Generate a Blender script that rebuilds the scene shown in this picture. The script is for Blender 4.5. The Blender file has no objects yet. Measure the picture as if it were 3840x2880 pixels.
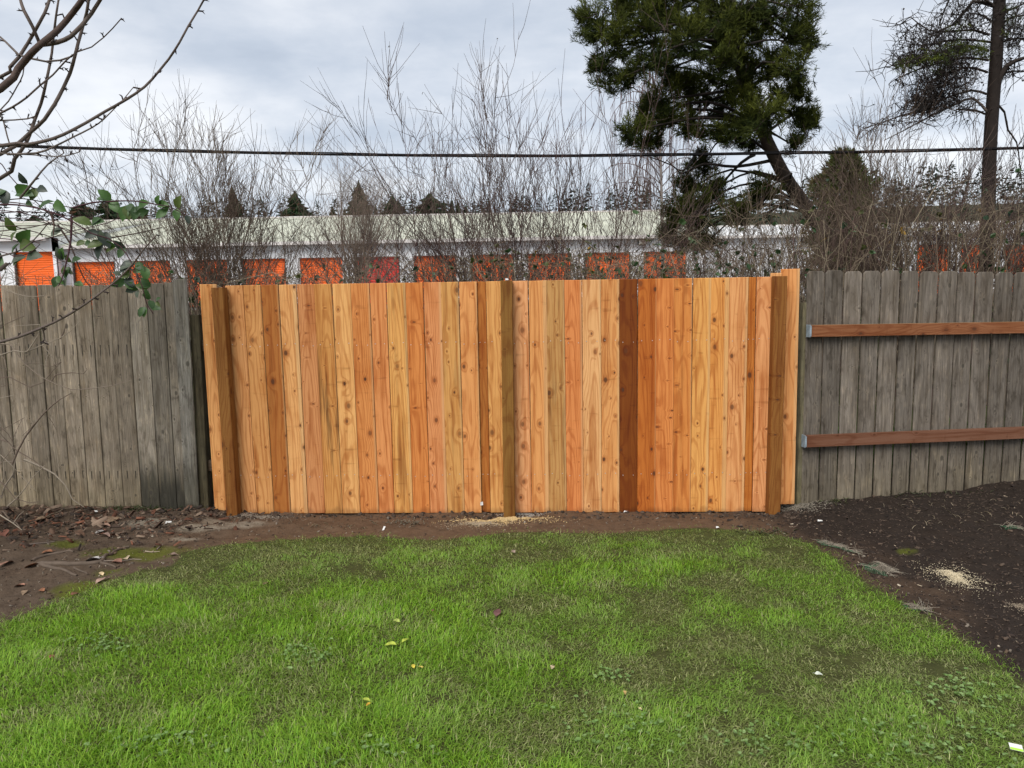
import bpy, math, random
import numpy as np
from mathutils import Vector, Matrix

random.seed(7)
RNG = np.random.default_rng(11)
sc = bpy.context.scene
COL = sc.collection
R = math.radians

# ------------------------------------------------------------------ camera, sky, sun, exposure
F = 2700.0                      # focal length in pixels of the 3840 px wide photograph
CAM_Z, PITCH, ROLL = 1.65, R(6.7), R(-1.05)
cam_d = bpy.data.cameras.new('camera')
cam = bpy.data.objects.new('camera', cam_d)
COL.objects.link(cam)
cam_d.sensor_fit = 'HORIZONTAL'
cam_d.sensor_width = 36.0
cam_d.lens = 36.0 * F / 3840.0
cam_d.clip_start, cam_d.clip_end = 0.05, 3000
CAM_R = Matrix.Rotation(math.pi / 2 - PITCH, 3, 'X') @ Matrix.Rotation(ROLL, 3, 'Z')
cam.matrix_world = Matrix.Translation((0, 0, CAM_Z)) @ CAM_R.to_4x4()
sc.camera = cam

SUN_DIR = Vector((-0.42, -0.80, 0.95)).normalized()        # towards the bright part of the overcast
SUN_EL = math.asin(SUN_DIR.z)
SUN_AZ = math.atan2(SUN_DIR.x, SUN_DIR.y)
sun_d = bpy.data.lights.new('sun', 'SUN')
sun_d.energy, sun_d.angle, sun_d.color = 1.5, R(38), (1.0, 0.965, 0.91)
sun = bpy.data.objects.new('sun', sun_d)
COL.objects.link(sun)
sun.rotation_euler = (-SUN_DIR).to_track_quat('-Z', 'Y').to_euler()
sun.location = (-6, -10, 14)

world = bpy.data.worlds.new('World')
sc.world = world
world.use_nodes = True
sc.view_settings.view_transform = 'Standard'
sc.view_settings.look = 'None'
sc.view_settings.exposure = 1.2
sc.view_settings.gamma = 1.0
sc.view_settings.use_curve_mapping = False
sc.render.engine = 'CYCLES'
sc.cycles.use_denoising = True
sc.cycles.use_adaptive_sampling = True
sc.cycles.adaptive_threshold = 0.02
sc.cycles.max_bounces = 5
sc.cycles.diffuse_bounces = 3
sc.cycles.glossy_bounces = 2
sc.cycles.transmission_bounces = 3
sc.cycles.transparent_max_bounces = 4
sc.cycles.caustics_reflective = False
sc.cycles.caustics_refractive = False


class Nodes:
    """small helper: make nodes and link them in one call"""
    def __init__(self, tree):
        self.t = tree
        tree.nodes.clear()

    def n(self, kind, ins=None, **props):
        nd = self.t.nodes.new(kind)
        for k, v in props.items():
            setattr(nd, k, v)
        for k, v in (ins or {}).items():
            s = nd.inputs[k]
            if isinstance(v, bpy.types.NodeSocket):
                self.t.links.new(v, s)
            else:
                s.default_value = v
        return nd

    def m(self, op, a, b=0.0, c=0.0, clamp=False):
        nd = self.t.nodes.new('ShaderNodeMath')
        nd.operation = op
        nd.use_clamp = clamp
        for i, v in enumerate((a, b, c)):
            if isinstance(v, bpy.types.NodeSocket):
                self.t.links.new(v, nd.inputs[i])
            else:
                nd.inputs[i].default_value = v
        return nd.outputs[0]

    def v(self, op, a, b=(0, 0, 0)):
        nd = self.t.nodes.new('ShaderNodeVectorMath')
        nd.operation = op
        for i, v in enumerate((a, b)):
            if isinstance(v, bpy.types.NodeSocket):
                self.t.links.new(v, nd.inputs[i])
            else:
                nd.inputs[i].default_value = v
        return nd.outputs[0]

    def mix(self, f, a, b, blend='MIX'):
        nd = self.t.nodes.new('ShaderNodeMix')
        nd.data_type = 'RGBA'
        nd.blend_type = blend
        nd.clamp_factor = True
        for i, v in ((0, f), (6, a), (7, b)):
            if isinstance(v, bpy.types.NodeSocket):
                self.t.links.new(v, nd.inputs[i])
            else:
                if i and len(v) == 3:
                    v = (*v, 1)
                nd.inputs[i].default_value = v
        return nd.outputs[2]

    def xyz(self, x, y, z):
        return self.n('ShaderNodeCombineXYZ', {0: x, 1: y, 2: z}).outputs[0]

    def sep(self, v):
        return self.n('ShaderNodeSeparateXYZ', {0: v}).outputs

    def noise(self, vec, scale=1.0, detail=3.0, rough=0.55, dist=0.0):
        return self.n('ShaderNodeTexNoise', {'Vector': vec, 'Scale': scale, 'Detail': detail,
                                             'Roughness': rough, 'Distortion': dist}).outputs['Fac']

    def ramp(self, fac, stops):
        nd = self.n('ShaderNodeValToRGB', {0: fac})
        el = nd.color_ramp.elements
        while len(el) < len(stops):
            el.new(0.5)
        for e, (p, c) in zip(el, stops):
            e.position = p
            e.color = (*c, 1) if len(c) == 3 else c
        return nd.outputs[0]

    def step(self, x, lo, hi):
        return self.n('ShaderNodeMapRange', {0: x, 1: lo, 2: hi, 3: 0.0, 4: 1.0},
                      interpolation_type='SMOOTHSTEP').outputs[0]


# overcast sky: the clear sky shows faintly through broken layers of cloud
w = Nodes(world.node_tree)
gen = w.n('ShaderNodeTexCoord').outputs['Generated']
gx, gy, gzz = w.sep(gen)[:3]
den = w.m('ADD', w.m('MAXIMUM', gzz, 0.0), 0.16)
flat = w.xyz(w.m('DIVIDE', gx, den), w.m('DIVIDE', gy, den), 0.3)
n1 = w.noise(w.v('MULTIPLY', flat, (0.75, 1.15, 1)), 1.0, 5, 0.5, 0.35)
n2 = w.noise(w.v('ADD', flat, (11.3, 4.1, 2)), 2.6, 5, 0.55, 0.3)
n3 = w.noise(w.v('ADD', flat, (3.3, 9.1, 5)), 7.0, 4, 0.6, 0.2)
cl = w.m('ADD', w.m('ADD', w.m('MULTIPLY', n1, 0.60), w.m('MULTIPLY', n2, 0.27)), w.m('MULTIPLY', n3, 0.13))
ccol = w.ramp(cl, [(0.28, (0.205, 0.232, 0.275)), (0.40, (0.262, 0.288, 0.328)), (0.48, (0.318, 0.338, 0.37)),
                   (0.56, (0.385, 0.397, 0.418)), (0.68, (0.455, 0.460, 0.468))])
sky = w.n('ShaderNodeTexSky', sky_type='NISHITA', sun_disc=False, sun_elevation=SUN_EL, sun_rotation=SUN_AZ)
skyc = w.v('SCALE', sky.outputs[0])
skyc.node.inputs['Scale'].default_value = 0.09
both = w.mix(0.90, skyc, ccol)
w.n('ShaderNodeOutputWorld', {0: w.n('ShaderNodeBackground', {0: both, 1: 1.0}).outputs[0]})


# ------------------------------------------------------------------ pixel <-> place helpers
def ray(px, py):
    return (CAM_R @ Vector(((px - 1920) / F, -(py - 1440) / F, -1.0)))


def P(px, py, Y):
    """point at distance Y ahead that the photograph shows at (px, py)"""
    d = ray(px, py)
    s = Y / d.y
    return Vector((d.x * s, Y, CAM_Z + d.z * s))


def lin(c):
    return tuple((v / 12.92 if v <= 0.04045 else ((v + 0.055) / 1.055) ** 2.4) for v in (x / 255 for x in c))


def hash2(ix, iy, s):
    v = np.sin(ix * 127.1 + iy * 311.7 + s * 74.7) * 43758.5453
    return v - np.floor(v)


def vnoise(x, y, s=0.0):
    ix, iy = np.floor(x), np.floor(y)
    fx, fy = x - ix, y - iy
    ux, uy = fx * fx * (3 - 2 * fx), fy * fy * (3 - 2 * fy)
    a, b = hash2(ix, iy, s), hash2(ix + 1, iy, s)
    c, d = hash2(ix, iy + 1, s), hash2(ix + 1, iy + 1, s)
    return (a * (1 - ux) + b * ux) * (1 - uy) + (c * (1 - ux) + d * ux) * uy


def fbm(x, y, s=0.0, o=4):
    t, a, n = 0, 0.5, 0
    for i in range(o):
        t = t + a * vnoise(x * 2 ** i + 17 * i, y * 2 ** i - 9 * i, s + i)
        n += a
        a *= 0.5
    return t / n


def sstep(x, a, b):
    t = np.clip((x - a) / (b - a), 0, 1)
    return t * t * (3 - 2 * t)


def fence_y(px):
    """the new fence and the left one stand in one line, a touch nearer towards the right"""
    return 5.67 - (px - 850) / 2030 * 0.14


def in_poly(x, y, poly):
    ins = np.zeros(x.shape, bool)
    j = len(poly) - 1
    for i in range(len(poly)):
        xi, yi = poly[i]
        xj, yj = poly[j]
        c = ((yi > y) != (yj > y)) & (x < (xj - xi) * (y - yi) / (yj - yi + 1e-12) + xi)
        ins ^= c
        j = i
    return ins


def flat_hit(px, py, z=0.0):
    d = ray(px, py)
    s = (z - CAM_Z) / d.z
    return (d.x * s, d.y * s)


S = 3840 / 2212
EDGE = [(-60, 1362), (0, 1345), (70, 1318), (130, 1300), (220, 1262), (300, 1236), (370, 1228), (395, 1200), (480, 1182), (600, 1168),
        (800, 1158), (950, 1168), (1100, 1152), (1300, 1152), (1500, 1141), (1640, 1150), (1700, 1160), (1760, 1178),
        (1800, 1203), (1850, 1243), (1900, 1273), (1960, 1308), (2010, 1338), (2080, 1383), (2150, 1428), (2212, 1476), (2280, 1535)]
LAWN = [flat_hit(x * S, y * S) for x, y in EDGE]
LAWN = [(-9.0, LAWN[0][1] - 1.2)] + LAWN + [(LAWN[-1][0] + 0.4, 1.2), (LAWN[-1][0] + 0.5, -6.0), (-9.0, -6.0)]


def dist_edge(x, y):
    """distance to the lawn's edge"""
    d = np.full(x.shape, 99.0)
    for (x0, y0), (x1, y1) in zip(LAWN[:len(EDGE) + 1], LAWN[1:len(EDGE) + 2]):
        vx, vy = x1 - x0, y1 - y0
        t = np.clip(((x - x0) * vx + (y - y0) * vy) / (vx * vx + vy * vy + 1e-9), 0, 1)
        d = np.minimum(d, np.hypot(x - x0 - t * vx, y - y0 - t * vy))
    return d


def ground_h(x, y):
    x, y = np.asarray(x, float), np.asarray(y, float)
    near = sstep(y, 3.2, 5.5)
    h = 0.026 * np.clip(-x - 1.7, 0, 3) * near + 0.045 * np.clip(x - 2.2, 0, 2.4) * near
    inl = in_poly(x, y, LAWN)
    d = dist_edge(x, y)
    dirt = np.where(inl, 0.0, sstep(d, 0.0, 0.25))
    yard = 1 - sstep(y, 6.4, 8)
    h = h + yard * dirt * (0.05 * (fbm(x * 2.2, y * 2.2, 3) - 0.5) + 0.045 * (fbm(x * 9, y * 9, 5, 3) - 0.5) + 0.016 * (fbm(x * 24, y * 24, 6, 2) - 0.5) - 0.012)
    h = h + yard * (1 - dirt) * 0.03 * (fbm(x * 1.3, y * 1.3, 8) - 0.4)
    # the fence line: soil heaped against the boards of the right fence, hollow by the new right end
    h = h + 0.03 * np.exp(-((y - 5.5) / 0.25) ** 2) * (fbm(x * 3, y * 3, 21) - 0.4)
    h = h - 0.036 * np.exp(-((y - 5.58) / 0.24) ** 2) * sstep(2.45 - np.abs(x - .05), 0, .25)
    h = h - 0.045 * np.exp(-(((x + .06) / 0.22) ** 2 + ((y - 5.50) / 0.13) ** 2))
    # bank behind the fence, level yard of the storage buildings, then the wooded hill
    h = h + sstep(y, 6.6, 15) * 1.45 + 0.25 * sstep(y, 6.3, 9) * (fbm(x * 0.5, y * 0.5, 31) - 0.5) * (1 - sstep(y, 16, 22))
    h = h + sstep(y, 130, 330) * (31 + 4 * sstep(x, 0, 140) + 6 * fbm(x * 0.01, y * 0.01, 41))
    return h


def gz(x, y):
    return float(ground_h(np.array([x]), np.array([y]))[0])


def G(px, py):
    z = 0.0
    for _ in range(4):
        x, y = flat_hit(px, py, z)
        z = gz(x, y)
    return Vector((x, y, z))


# ------------------------------------------------------------------ object helpers
WLOC = {}


def tag(o, label=None, cat=None, group=None, kind=None):
    if label: o['label'] = label
    if cat: o['category'] = cat
    if group: o['group'] = group
    if kind: o['kind'] = kind
    return o


def thing(name, label, cat, loc=(0, 0, 0), group=None):
    o = bpy.data.objects.new(name, None)
    o.empty_display_size = 0.1
    COL.objects.link(o)
    o.location = loc
    WLOC[o.name] = Vector(loc)
    return tag(o, label, cat, group)


def mesh_from(name, verts, faces, mat=None, smooth=False, colors=None):
    me = bpy.data.meshes.new(name)
    verts = np.asarray(verts, np.float32).reshape(-1, 3)
    if isinstance(faces, np.ndarray):
        k = faces.shape[1]
        me.vertices.add(len(verts))
        me.vertices.foreach_set('co', verts.ravel())
        me.loops.add(faces.size)
        me.loops.foreach_set('vertex_index', faces.ravel().astype(np.int32))
        me.polygons.add(len(faces))
        me.polygons.foreach_set('loop_start', np.arange(0, faces.size, k, dtype=np.int32))
        me.update(calc_edges=True)
    else:
        me.from_pydata(verts.tolist(), [], faces)
    if smooth:
        me.polygons.foreach_set('use_smooth', np.ones(len(me.polygons), bool))
    if colors is not None:
        ca = me.color_attributes.new('Col', 'FLOAT_COLOR', 'POINT')
        c = np.ones((len(verts), 4), np.float32)
        c[:, :3] = colors
        ca.data.foreach_set('color', c.ravel())
    if mat:
        me.materials.append(mat)
    return me


def put(name, me, parent=None, loc=(0, 0, 0), rot=(0, 0, 0)):
    """link a mesh whose vertices are relative to the WORLD point loc"""
    o = bpy.data.objects.new(name, me)
    COL.objects.link(o)
    loc = Vector(loc)
    WLOC[o.name] = loc.copy()
    if parent:
        o.parent = parent
        loc = loc - WLOC[parent.name]
    o.location = loc
    o.rotation_euler = rot
    return o


def world_mesh(name, verts, faces, mat, parent=None, origin=None, smooth=False, colors=None):
    """vertices given in world space; origin defaults to the parent's place"""
    if origin is None:
        origin = WLOC[parent.name] if parent else Vector((0, 0, 0))
    v = np.asarray(verts, np.float64).reshape(-1, 3) - np.array(origin)[None]
    return put(name, mesh_from(name, v, faces, mat, smooth, colors), parent, origin)


def box(x0, x1, y0, y1, z0, z1):
    v = [(x0, y0, z0), (x1, y0, z0), (x1, y1, z0), (x0, y1, z0), (x0, y0, z1), (x1, y0, z1), (x1, y1, z1), (x0, y1, z1)]
    f = [(0, 3, 2, 1), (4, 5, 6, 7), (0, 1, 5, 4), (1, 2, 6, 5), (2, 3, 7, 6), (3, 0, 4, 7)]
    return v, f


class Geo:
    def __init__(self):
        self.v, self.f = [], []

    def add(self, vf):
        b = len(self.v)
        self.v += list(vf[0])
        self.f += [tuple(i + b for i in f) for f in vf[1]]
        return self

    def box(self, *a):
        return self.add(box(*a))

    def build(self, name, mat, parent=None, origin=None, smooth=False):
        return world_mesh(name, self.v, self.f, mat, parent, origin, smooth)


class Tubes:
    """many tapered stems in one mesh"""
    def __init__(self, sides=3):
        self.k, self.v, self.f, self.c, self.n = sides, [], [], [], 0

    def add(self, pts, r0, r1, col=(1, 1, 1), power=1.0, cap=False):
        p = np.asarray([tuple(q) for q in pts], float)
        m = len(p)
        if m < 2:
            return
        t = np.gradient(p, axis=0)
        t /= np.linalg.norm(t, axis=1, keepdims=True) + 1e-9
        mean = t.mean(0)
        ref = np.eye(3)[np.argmin(np.abs(mean))]
        u = np.cross(t, ref)
        u /= np.linalg.norm(u, axis=1, keepdims=True) + 1e-9
        v = np.cross(t, u)
        s = np.linspace(0, 1, m) ** power
        r = (r0 + (r1 - r0) * s)[:, None, None]
        a = np.arange(self.k) * 2 * math.pi / self.k
        ring = p[:, None] + r * (np.cos(a)[None, :, None] * u[:, None] + np.sin(a)[None, :, None] * v[:, None])
        self.v.append(ring.reshape(-1, 3))
        i = np.arange(m - 1)[:, None] * self.k + np.arange(self.k)[None]
        j = np.arange(m - 1)[:, None] * self.k + (np.arange(self.k)[None] + 1) % self.k
        q = np.stack([i, j, j + self.k, i + self.k], -1).reshape(-1, 4) + self.n
        self.f.append(q)
        self.c.append(np.tile(np.asarray(col, float), (m * self.k, 1)))
        self.n += m * self.k

    def build(self, name, mat, parent=None, origin=None):
        return world_mesh(name, np.concatenate(self.v), np.concatenate(self.f), mat, parent, origin, True,
                          np.concatenate(self.c))


def spline(pts, step=0.12):
    """smooth a traced polyline"""
    p = [Vector(q) for q in pts]
    out = []
    for i in range(len(p) - 1):
        a = p[max(i - 1, 0)]
        b, c = p[i], p[i + 1]
        d = p[min(i + 2, len(p) - 1)]
        n = max(1, int((c - b).length / step))
        for k in range(n):
            t = k / n
            out.append(0.5 * ((2 * b) + (c - a) * t + (2 * a - 5 * b + 4 * c - d) * t * t + (3 * b - a - 3 * c + d) * t ** 3))
    out.append(p[-1])
    return out


class Leaves:
    """flat pointed leaves folded along the midrib, or any small quads"""
    def __init__(self):
        self.v, self.c, self.f, self.n = [], [], [], 0

    def leaf(self, pos, d, up, L, W, col):
        d, up = Vector(d).normalized(), Vector(up)
        side = d.cross(up)
        if side.length < 1e-4:
            side = d.cross(Vector((0.3, 0.5, 0.8)))
        side.normalize()
        nrm = side.cross(d)
        pos = Vector(pos)
        prof = [(0.0, 0.0, 0), (0.22, 0.42, .09), (0.5, 0.5, .11), (0.78, 0.30, .05), (1.0, 0.0, -0.06)]
        base = self.n
        mid = [pos + d * (L * t) + nrm * (L * (0.10 * math.sin(t * 3))) for t, _, _ in prof]
        vs = list(mid)
        for s in (1, -1):
            vs += [pos + d * (L * t) + side * (s * W * ww) + nrm * (L * (0.10 * math.sin(t * 3)) + L * hh) for t, ww, hh in prof[1:4]]
        self.v += [tuple(q) for q in vs]
        self.c += [col] * 11
        for o, flip in ((5, 0), (8, 1)):
            for q in ((0, o, 1), (1, o, o + 1), (1, o + 1, 2), (2, o + 1, o + 2), (2, o + 2, 3), (3, o + 2, 4)):
                self.f.append(tuple(base + i for i in (q if not flip else q[::-1])))
        self.n += 11

    def build(self, name, mat, parent=None, origin=None):
        return world_mesh(name, self.v, np.array(self.f), mat, parent, origin, True, np.array(self.c))


def rdir(up=0.0):
    v = RNG.normal(size=3)
    v[2] += up
    return Vector(v / (np.linalg.norm(v) + 1e-9))


# ------------------------------------------------------------------ materials
def new_mat(name):
    m = bpy.data.materials.new(name)
    m.use_nodes = True
    return m, Nodes(m.node_tree)


def finish(g, col, rough=0.7, normal=None, spec=0.3, extra=None):
    ins = {'Base Color': col, 'Roughness': rough, 'Specular IOR Level': spec}
    if normal is not None:
        ins['Normal'] = normal
    if extra:
        ins.update(extra)
    b = g.n('ShaderNodeBsdfPrincipled', ins)
    g.n('ShaderNodeOutputMaterial', {0: b.outputs[0]})


def bump(g, h, strength=0.3, dist=0.01):
    return g.n('ShaderNodeBump', {'Height': h, 'Strength': strength, 'Distance': dist}).outputs[0]


def plain(name, col, rough=0.7, scale=8.0, amt=0.25, bstr=0.15, metallic=0.0, spec=0.3):
    m, g = new_mat(name)
    co = g.n('ShaderNodeTexCoord').outputs['Object']
    n = g.noise(co, scale, 5, 0.6)
    c = g.mix(g.step(n, 0.3, 0.75), tuple(v * (1 - amt) for v in col), tuple(min(1, v * (1 + amt)) for v in col))
    finish(g, c, rough, bump(g, n, bstr), spec, {'Metallic': metallic})
    return m


def vcol_mat(name, rough=0.7, scale=30.0, amt=0.3, translucent=0.0, bstr=0.0, spec=0.25):
    """colour from the mesh's own vertex colours, broken up by noise"""
    m, g = new_mat(name)
    co = g.n('ShaderNodeTexCoord').outputs['Object']
    c = g.n('ShaderNodeVertexColor', layer_name='Col').outputs[0]
    n = g.noise(co, scale, 4, 0.6)
    k = g.m('ADD', 1 - amt, g.m('MULTIPLY', n, amt * 2))
    c = g.v('SCALE', c)
    c.node.inputs['Scale'].default_value = 1
    g.t.links.new(k, c.node.inputs['Scale'])
    ins = {'Base Color': c, 'Roughness': rough, 'Specular IOR Level': spec}
    if bstr:
        ins['Normal'] = bump(g, n, bstr)
    b = g.n('ShaderNodeBsdfPrincipled', ins).outputs[0]
    if translucent:
        t = g.n('ShaderNodeBsdfTranslucent', {0: c}).outputs[0]
        b = g.n('ShaderNodeMixShader', {0: translucent, 1: b, 2: t}).outputs[0]
    g.n('ShaderNodeOutputMaterial', {0: b})
    return m


def wood(name, grey=False, post=False, rail=False):
    """sawn board: growth rings as contour lines of a field bent round the knots; the object's colour is the board's own
    colour and its alpha says how stained it is"""
    m, g = new_mat(name)
    co = g.n('ShaderNodeTexCoord').outputs['Object']
    oi = g.n('ShaderNodeObjectInfo')
    base, seed, alpha = oi.outputs['Color'], oi.outputs['Random'], oi.outputs['Alpha']
    x, y, z = g.sep(co)[:3]
    if rail:
        x, z = z, x
    s1 = g.m('MULTIPLY', seed, 91.7)
    across = g.m('ADD', x, g.m('MULTIPLY', y, 0.8))
    # knots: one per stretched cell
    KX, KZ = (8.0, 5.2)
    q = g.xyz(g.m('ADD', g.m('MULTIPLY', across, KX), s1), g.m('ADD', g.m('MULTIPLY', z, KZ), g.m('MULTIPLY', s1, 1.7)), 0.0)
    vo = g.n('ShaderNodeTexVoronoi', {'Vector': q, 'Scale': 1.0, 'Randomness': 0.85}, voronoi_dimensions='2D')
    df = g.sep(g.v('SUBTRACT', q, vo.outputs['Position']))
    rc = g.sep(vo.outputs['Color'])
    dx = g.m('MULTIPLY', df[0], 1 / KX)
    dz = g.m('MULTIPLY', df[1], g.m('ADD', 0.68 / KZ, g.m('MULTIPLY', g.m('GREATER_THAN', g.m('FRACT', g.m('MULTIPLY', seed, 53.0)), 0.72), 1.5 / KZ)))
    d = g.m('SQRT', g.m('ADD', g.m('MULTIPLY', dx, dx), g.m('MULTIPLY', dz, dz)))
    rad = g.m('ADD', 0.0045, g.m('MULTIPLY', g.m('POWER', rc[0], 2.2), 0.013))
    pres = g.m('GREATER_THAN', g.m('ADD', rc[1], g.m('MULTIPLY', g.m('FRACT', g.m('MULTIPLY', seed, 37.0)), 0.35)), 0.40)
    e = g.m('DIVIDE', d, rad)
    bell = g.m('MULTIPLY', g.m('EXPONENT', g.m('MULTIPLY', g.m('MULTIPLY', e, e), -0.16)), pres)
    core = g.m('MULTIPLY', g.m('SUBTRACT', 1.0, g.step(e, 0.55, 1.15)), pres)
    halo = g.m('MULTIPLY', g.m('SUBTRACT', 1.0, g.step(e, 0.8, 2.6)), pres)
    # ring field
    pv = g.xyz(g.m('ADD', g.m('MULTIPLY', across, 5.0), s1), g.m('MULTIPLY', g.m('ADD', z, s1), 0.9), s1)
    low = g.noise(pv, 1.0, 2, 0.5)
    xs = g.m('SUBTRACT', across, g.m('MULTIPLY', g.m('SUBTRACT', low, 0.5), 0.10))
    arch = g.m('FRACT', g.m('MULTIPLY', seed, 13.7))
    xs = g.m('ADD', xs, g.m('MULTIPLY', g.m('SUBTRACT', g.m('FRACT', g.m('MULTIPLY', seed, 71.3)), 0.5), 0.09))
    field = g.m('ADD', g.m('MULTIPLY', g.m('MULTIPLY', xs, xs), g.m('ADD', 1.0, g.m('MULTIPLY', arch, 8.0))), g.m('MULTIPLY', z, g.m('MULTIPLY', arch, 0.05)))
    field = g.m('ADD', field, g.m('MULTIPLY', across, 0.35))
    field = g.m('ADD', field, g.m('MULTIPLY', low, 0.10))
    field = g.m('ADD', field, g.m('MULTIPLY', bell, 0.022))
    fine = g.noise(g.xyz(g.m('MULTIPLY', across, 170.0), g.m('MULTIPLY', z, 5.0), s1), 1.0, 3, 0.6)
    wave = g.m('SINE', g.m('ADD', g.m('MULTIPLY', field, 400.0), g.m('MULTIPLY', fine, 2.0)))
    ring = g.step(wave, 0.1, 1.0)
    streak = g.noise(g.xyz(g.m('MULTIPLY', across, 38.0), g.m('MULTIPLY', z, 1.1), s1), 1.0, 4, 0.6)
    blot = g.noise(g.xyz(g.m('MULTIPLY', across, 9.0), g.m('MULTIPLY', z, 3.2), g.m('ADD', s1, 5.0)), 1.0, 3, 0.55)
    bands = g.noise(g.xyz(g.m('MULTIPLY', across, 4.0), g.m('MULTIPLY', z, 26.0), g.m('ADD', s1, 9.0)), 1.0, 2, 0.5)
    if not grey:
        c = g.mix(g.m('MULTIPLY', ring, 0.50), base, g.mix(1.0, base, (0.64, 0.44, 0.30), 'MULTIPLY'))
        c = g.mix(g.step(streak, 0.46, 0.72), c, g.mix(1.0, c, (0.72, 0.58, 0.46), 'MULTIPLY'))
        c = g.mix(g.m('MULTIPLY', g.step(fine, 0.5, 0.72), 0.6), c, g.mix(1.0, c, (0.70, 0.58, 0.48), 'MULTIPLY'))
        c = g.mix(g.m('MULTIPLY', g.step(blot, 0.48, 0.74), 0.7), c, g.mix(1.0, c, (0.80, 0.66, 0.50), 'MULTIPLY'))
        c = g.mix(g.m('MULTIPLY', g.step(blot, 0.50, 0.28), 0.35), c, g.mix(1.0, c, (1.12, 1.16, 1.22), 'MULTIPLY'))
        c = g.mix(g.m('MULTIPLY', g.step(bands, 0.60, 0.72), g.m('MULTIPLY', g.step(blot, 0.47, 0.60), 0.40)), c,
                  g.mix(1.0, c, (0.42, 0.30, 0.22), 'MULTIPLY'))
        # pale sapwood along one edge of some boards
        sap = g.m('MULTIPLY', g.step(g.m('ADD', across, g.m('MULTIPLY', g.m('SUBTRACT', seed, 0.5), 0.05)), 0.045, 0.062), 0.7)
        if not post:
            c = g.mix(sap, c, g.mix(0.5, c, (0.62, 0.44, 0.22)))
        c = g.mix(g.m('MULTIPLY', halo, 0.55), c, g.mix(1.0, c, (0.62, 0.42, 0.30), 'MULTIPLY'))
        c = g.mix(g.m('MULTIPLY', core, g.m('ADD', 0.45, g.m('MULTIPLY', rc[2], 0.5))), c, (0.075, 0.030, 0.014))
        rough = 0.72
        mud = g.m('SUBTRACT', 1.0, g.step(g.m('ADD', z, g.m('MULTIPLY', g.m('SUBTRACT', blot, 0.5), 0.16)), 0.0, 0.045))
        c = g.mix(g.m('MULTIPLY', mud, 0.55), c, g.mix(1.0, c, (0.45, 0.42, 0.42), 'MULTIPLY'))
        # stained boards: a dirty dark stripe
        st = g.m('MULTIPLY', g.step(g.noise(g.xyz(g.m('MULTIPLY', across, 26.0), g.m('MULTIPLY', z, 1.6), s1), 1.0, 3), 0.5, 0.66),
                 g.m('SUBTRACT', 1.0, alpha))
        c = g.mix(st, c, g.mix(1.0, c, (0.36, 0.36, 0.40), 'MULTIPLY'))
        if post or rail:
            inc = g.n('ShaderNodeTexBrick', {'Vector': g.xyz(g.m('MULTIPLY', z, 1.0), g.m('MULTIPLY', x, 1.0), 0.0),
                                             'Scale': 22.0, 'Mortar Size': 0.012, 'Color1': (1, 1, 1, 1), 'Color2': (1, 1, 1, 1),
                                             'Mortar': (0, 0, 0, 1), 'Row Height': 0.30, 'Brick Width': 1.2})
            gap = g.m('MULTIPLY', g.m('SUBTRACT', 1.0, inc.outputs['Fac']), 1.0)
            c = g.mix(g.m('MULTIPLY', g.m('SUBTRACT', 1.0, gap), g.m('MULTIPLY', g.step(fine, 0.35, 0.6), 0.7)), c,
                      g.mix(1.0, c, (0.45, 0.40, 0.38), 'MULTIPLY'))
    else:
        c = g.mix(g.m('MULTIPLY', ring, 0.40), base, g.mix(1.0, base, (0.55, 0.53, 0.50), 'MULTIPLY'))
        c = g.mix(g.m('MULTIPLY', g.step(streak, 0.42, 0.70), 0.75), c, g.mix(1.0, c, (0.58, 0.55, 0.50), 'MULTIPLY'))
        c = g.mix(g.m('MULTIPLY', g.step(fine, 0.54, 0.70), 0.7), c, g.mix(1.0, c, (1.75, 1.75, 1.75), 'MULTIPLY'))
        c = g.mix(g.m('MULTIPLY', g.step(fine, 0.46, 0.32), 0.5), c, g.mix(1.0, c, (0.5, 0.5, 0.5), 'MULTIPLY'))
        c = g.mix(g.m('MULTIPLY', g.step(blot, 0.45, 0.72), 0.65), c, g.mix(1.0, c, (0.62, 0.58, 0.52), 'MULTIPLY'))
        c = g.mix(g.m('MULTIPLY', g.step(blot, 0.47, 0.25), 0.4), c, g.mix(1.0, c, (1.35, 1.32, 1.22), 'MULTIPLY'))
        mott = g.noise(g.xyz(g.m('MULTIPLY', across, 22.0), g.m('MULTIPLY', z, 7.0), g.m('ADD', s1, 3.0)), 1.0, 5, 0.7)
        c = g.mix(g.m('MULTIPLY', g.step(mott, 0.52, 0.68), 0.7), c, g.mix(1.0, c, (0.45, 0.43, 0.40), 'MULTIPLY'))
        c = g.mix(g.m('MULTIPLY', g.step(mott, 0.46, 0.34), 0.55), c, g.mix(1.0, c, (1.55, 1.50, 1.40), 'MULTIPLY'))
        # rust-black runs below the nails
        for z0, ln in ((1.36, 0.11), (0.34, 0.08)):
            hz = g.m('MULTIPLY', g.step(z, z0 - ln, z0 - ln * 0.6), g.step(z, z0 + 0.004, z0))
            for x0 in (-0.036, 0.034):
                hx = g.step(g.m('ABSOLUTE', g.m('SUBTRACT', across, x0)), 0.0060, 0.0020)
                c = g.mix(g.m('MULTIPLY', g.m('MULTIPLY', hx, hz), g.m('MULTIPLY', g.step(alpha, 0.4, 0.6), 0.85)), c, (0.012, 0.011, 0.010))
        # algae and splashed soil low down, with an uneven upper edge
        lowz = g.m('SUBTRACT', 1.0, g.step(g.m('ADD', z, g.m('MULTIPLY', g.m('SUBTRACT', blot, 0.5), 0.5)), 0.05, 0.55))
        c = g.mix(g.m('MULTIPLY', lowz, 0.40), c, g.mix(1.0, c, (0.95, 0.90, 0.62), 'MULTIPLY'))
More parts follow.
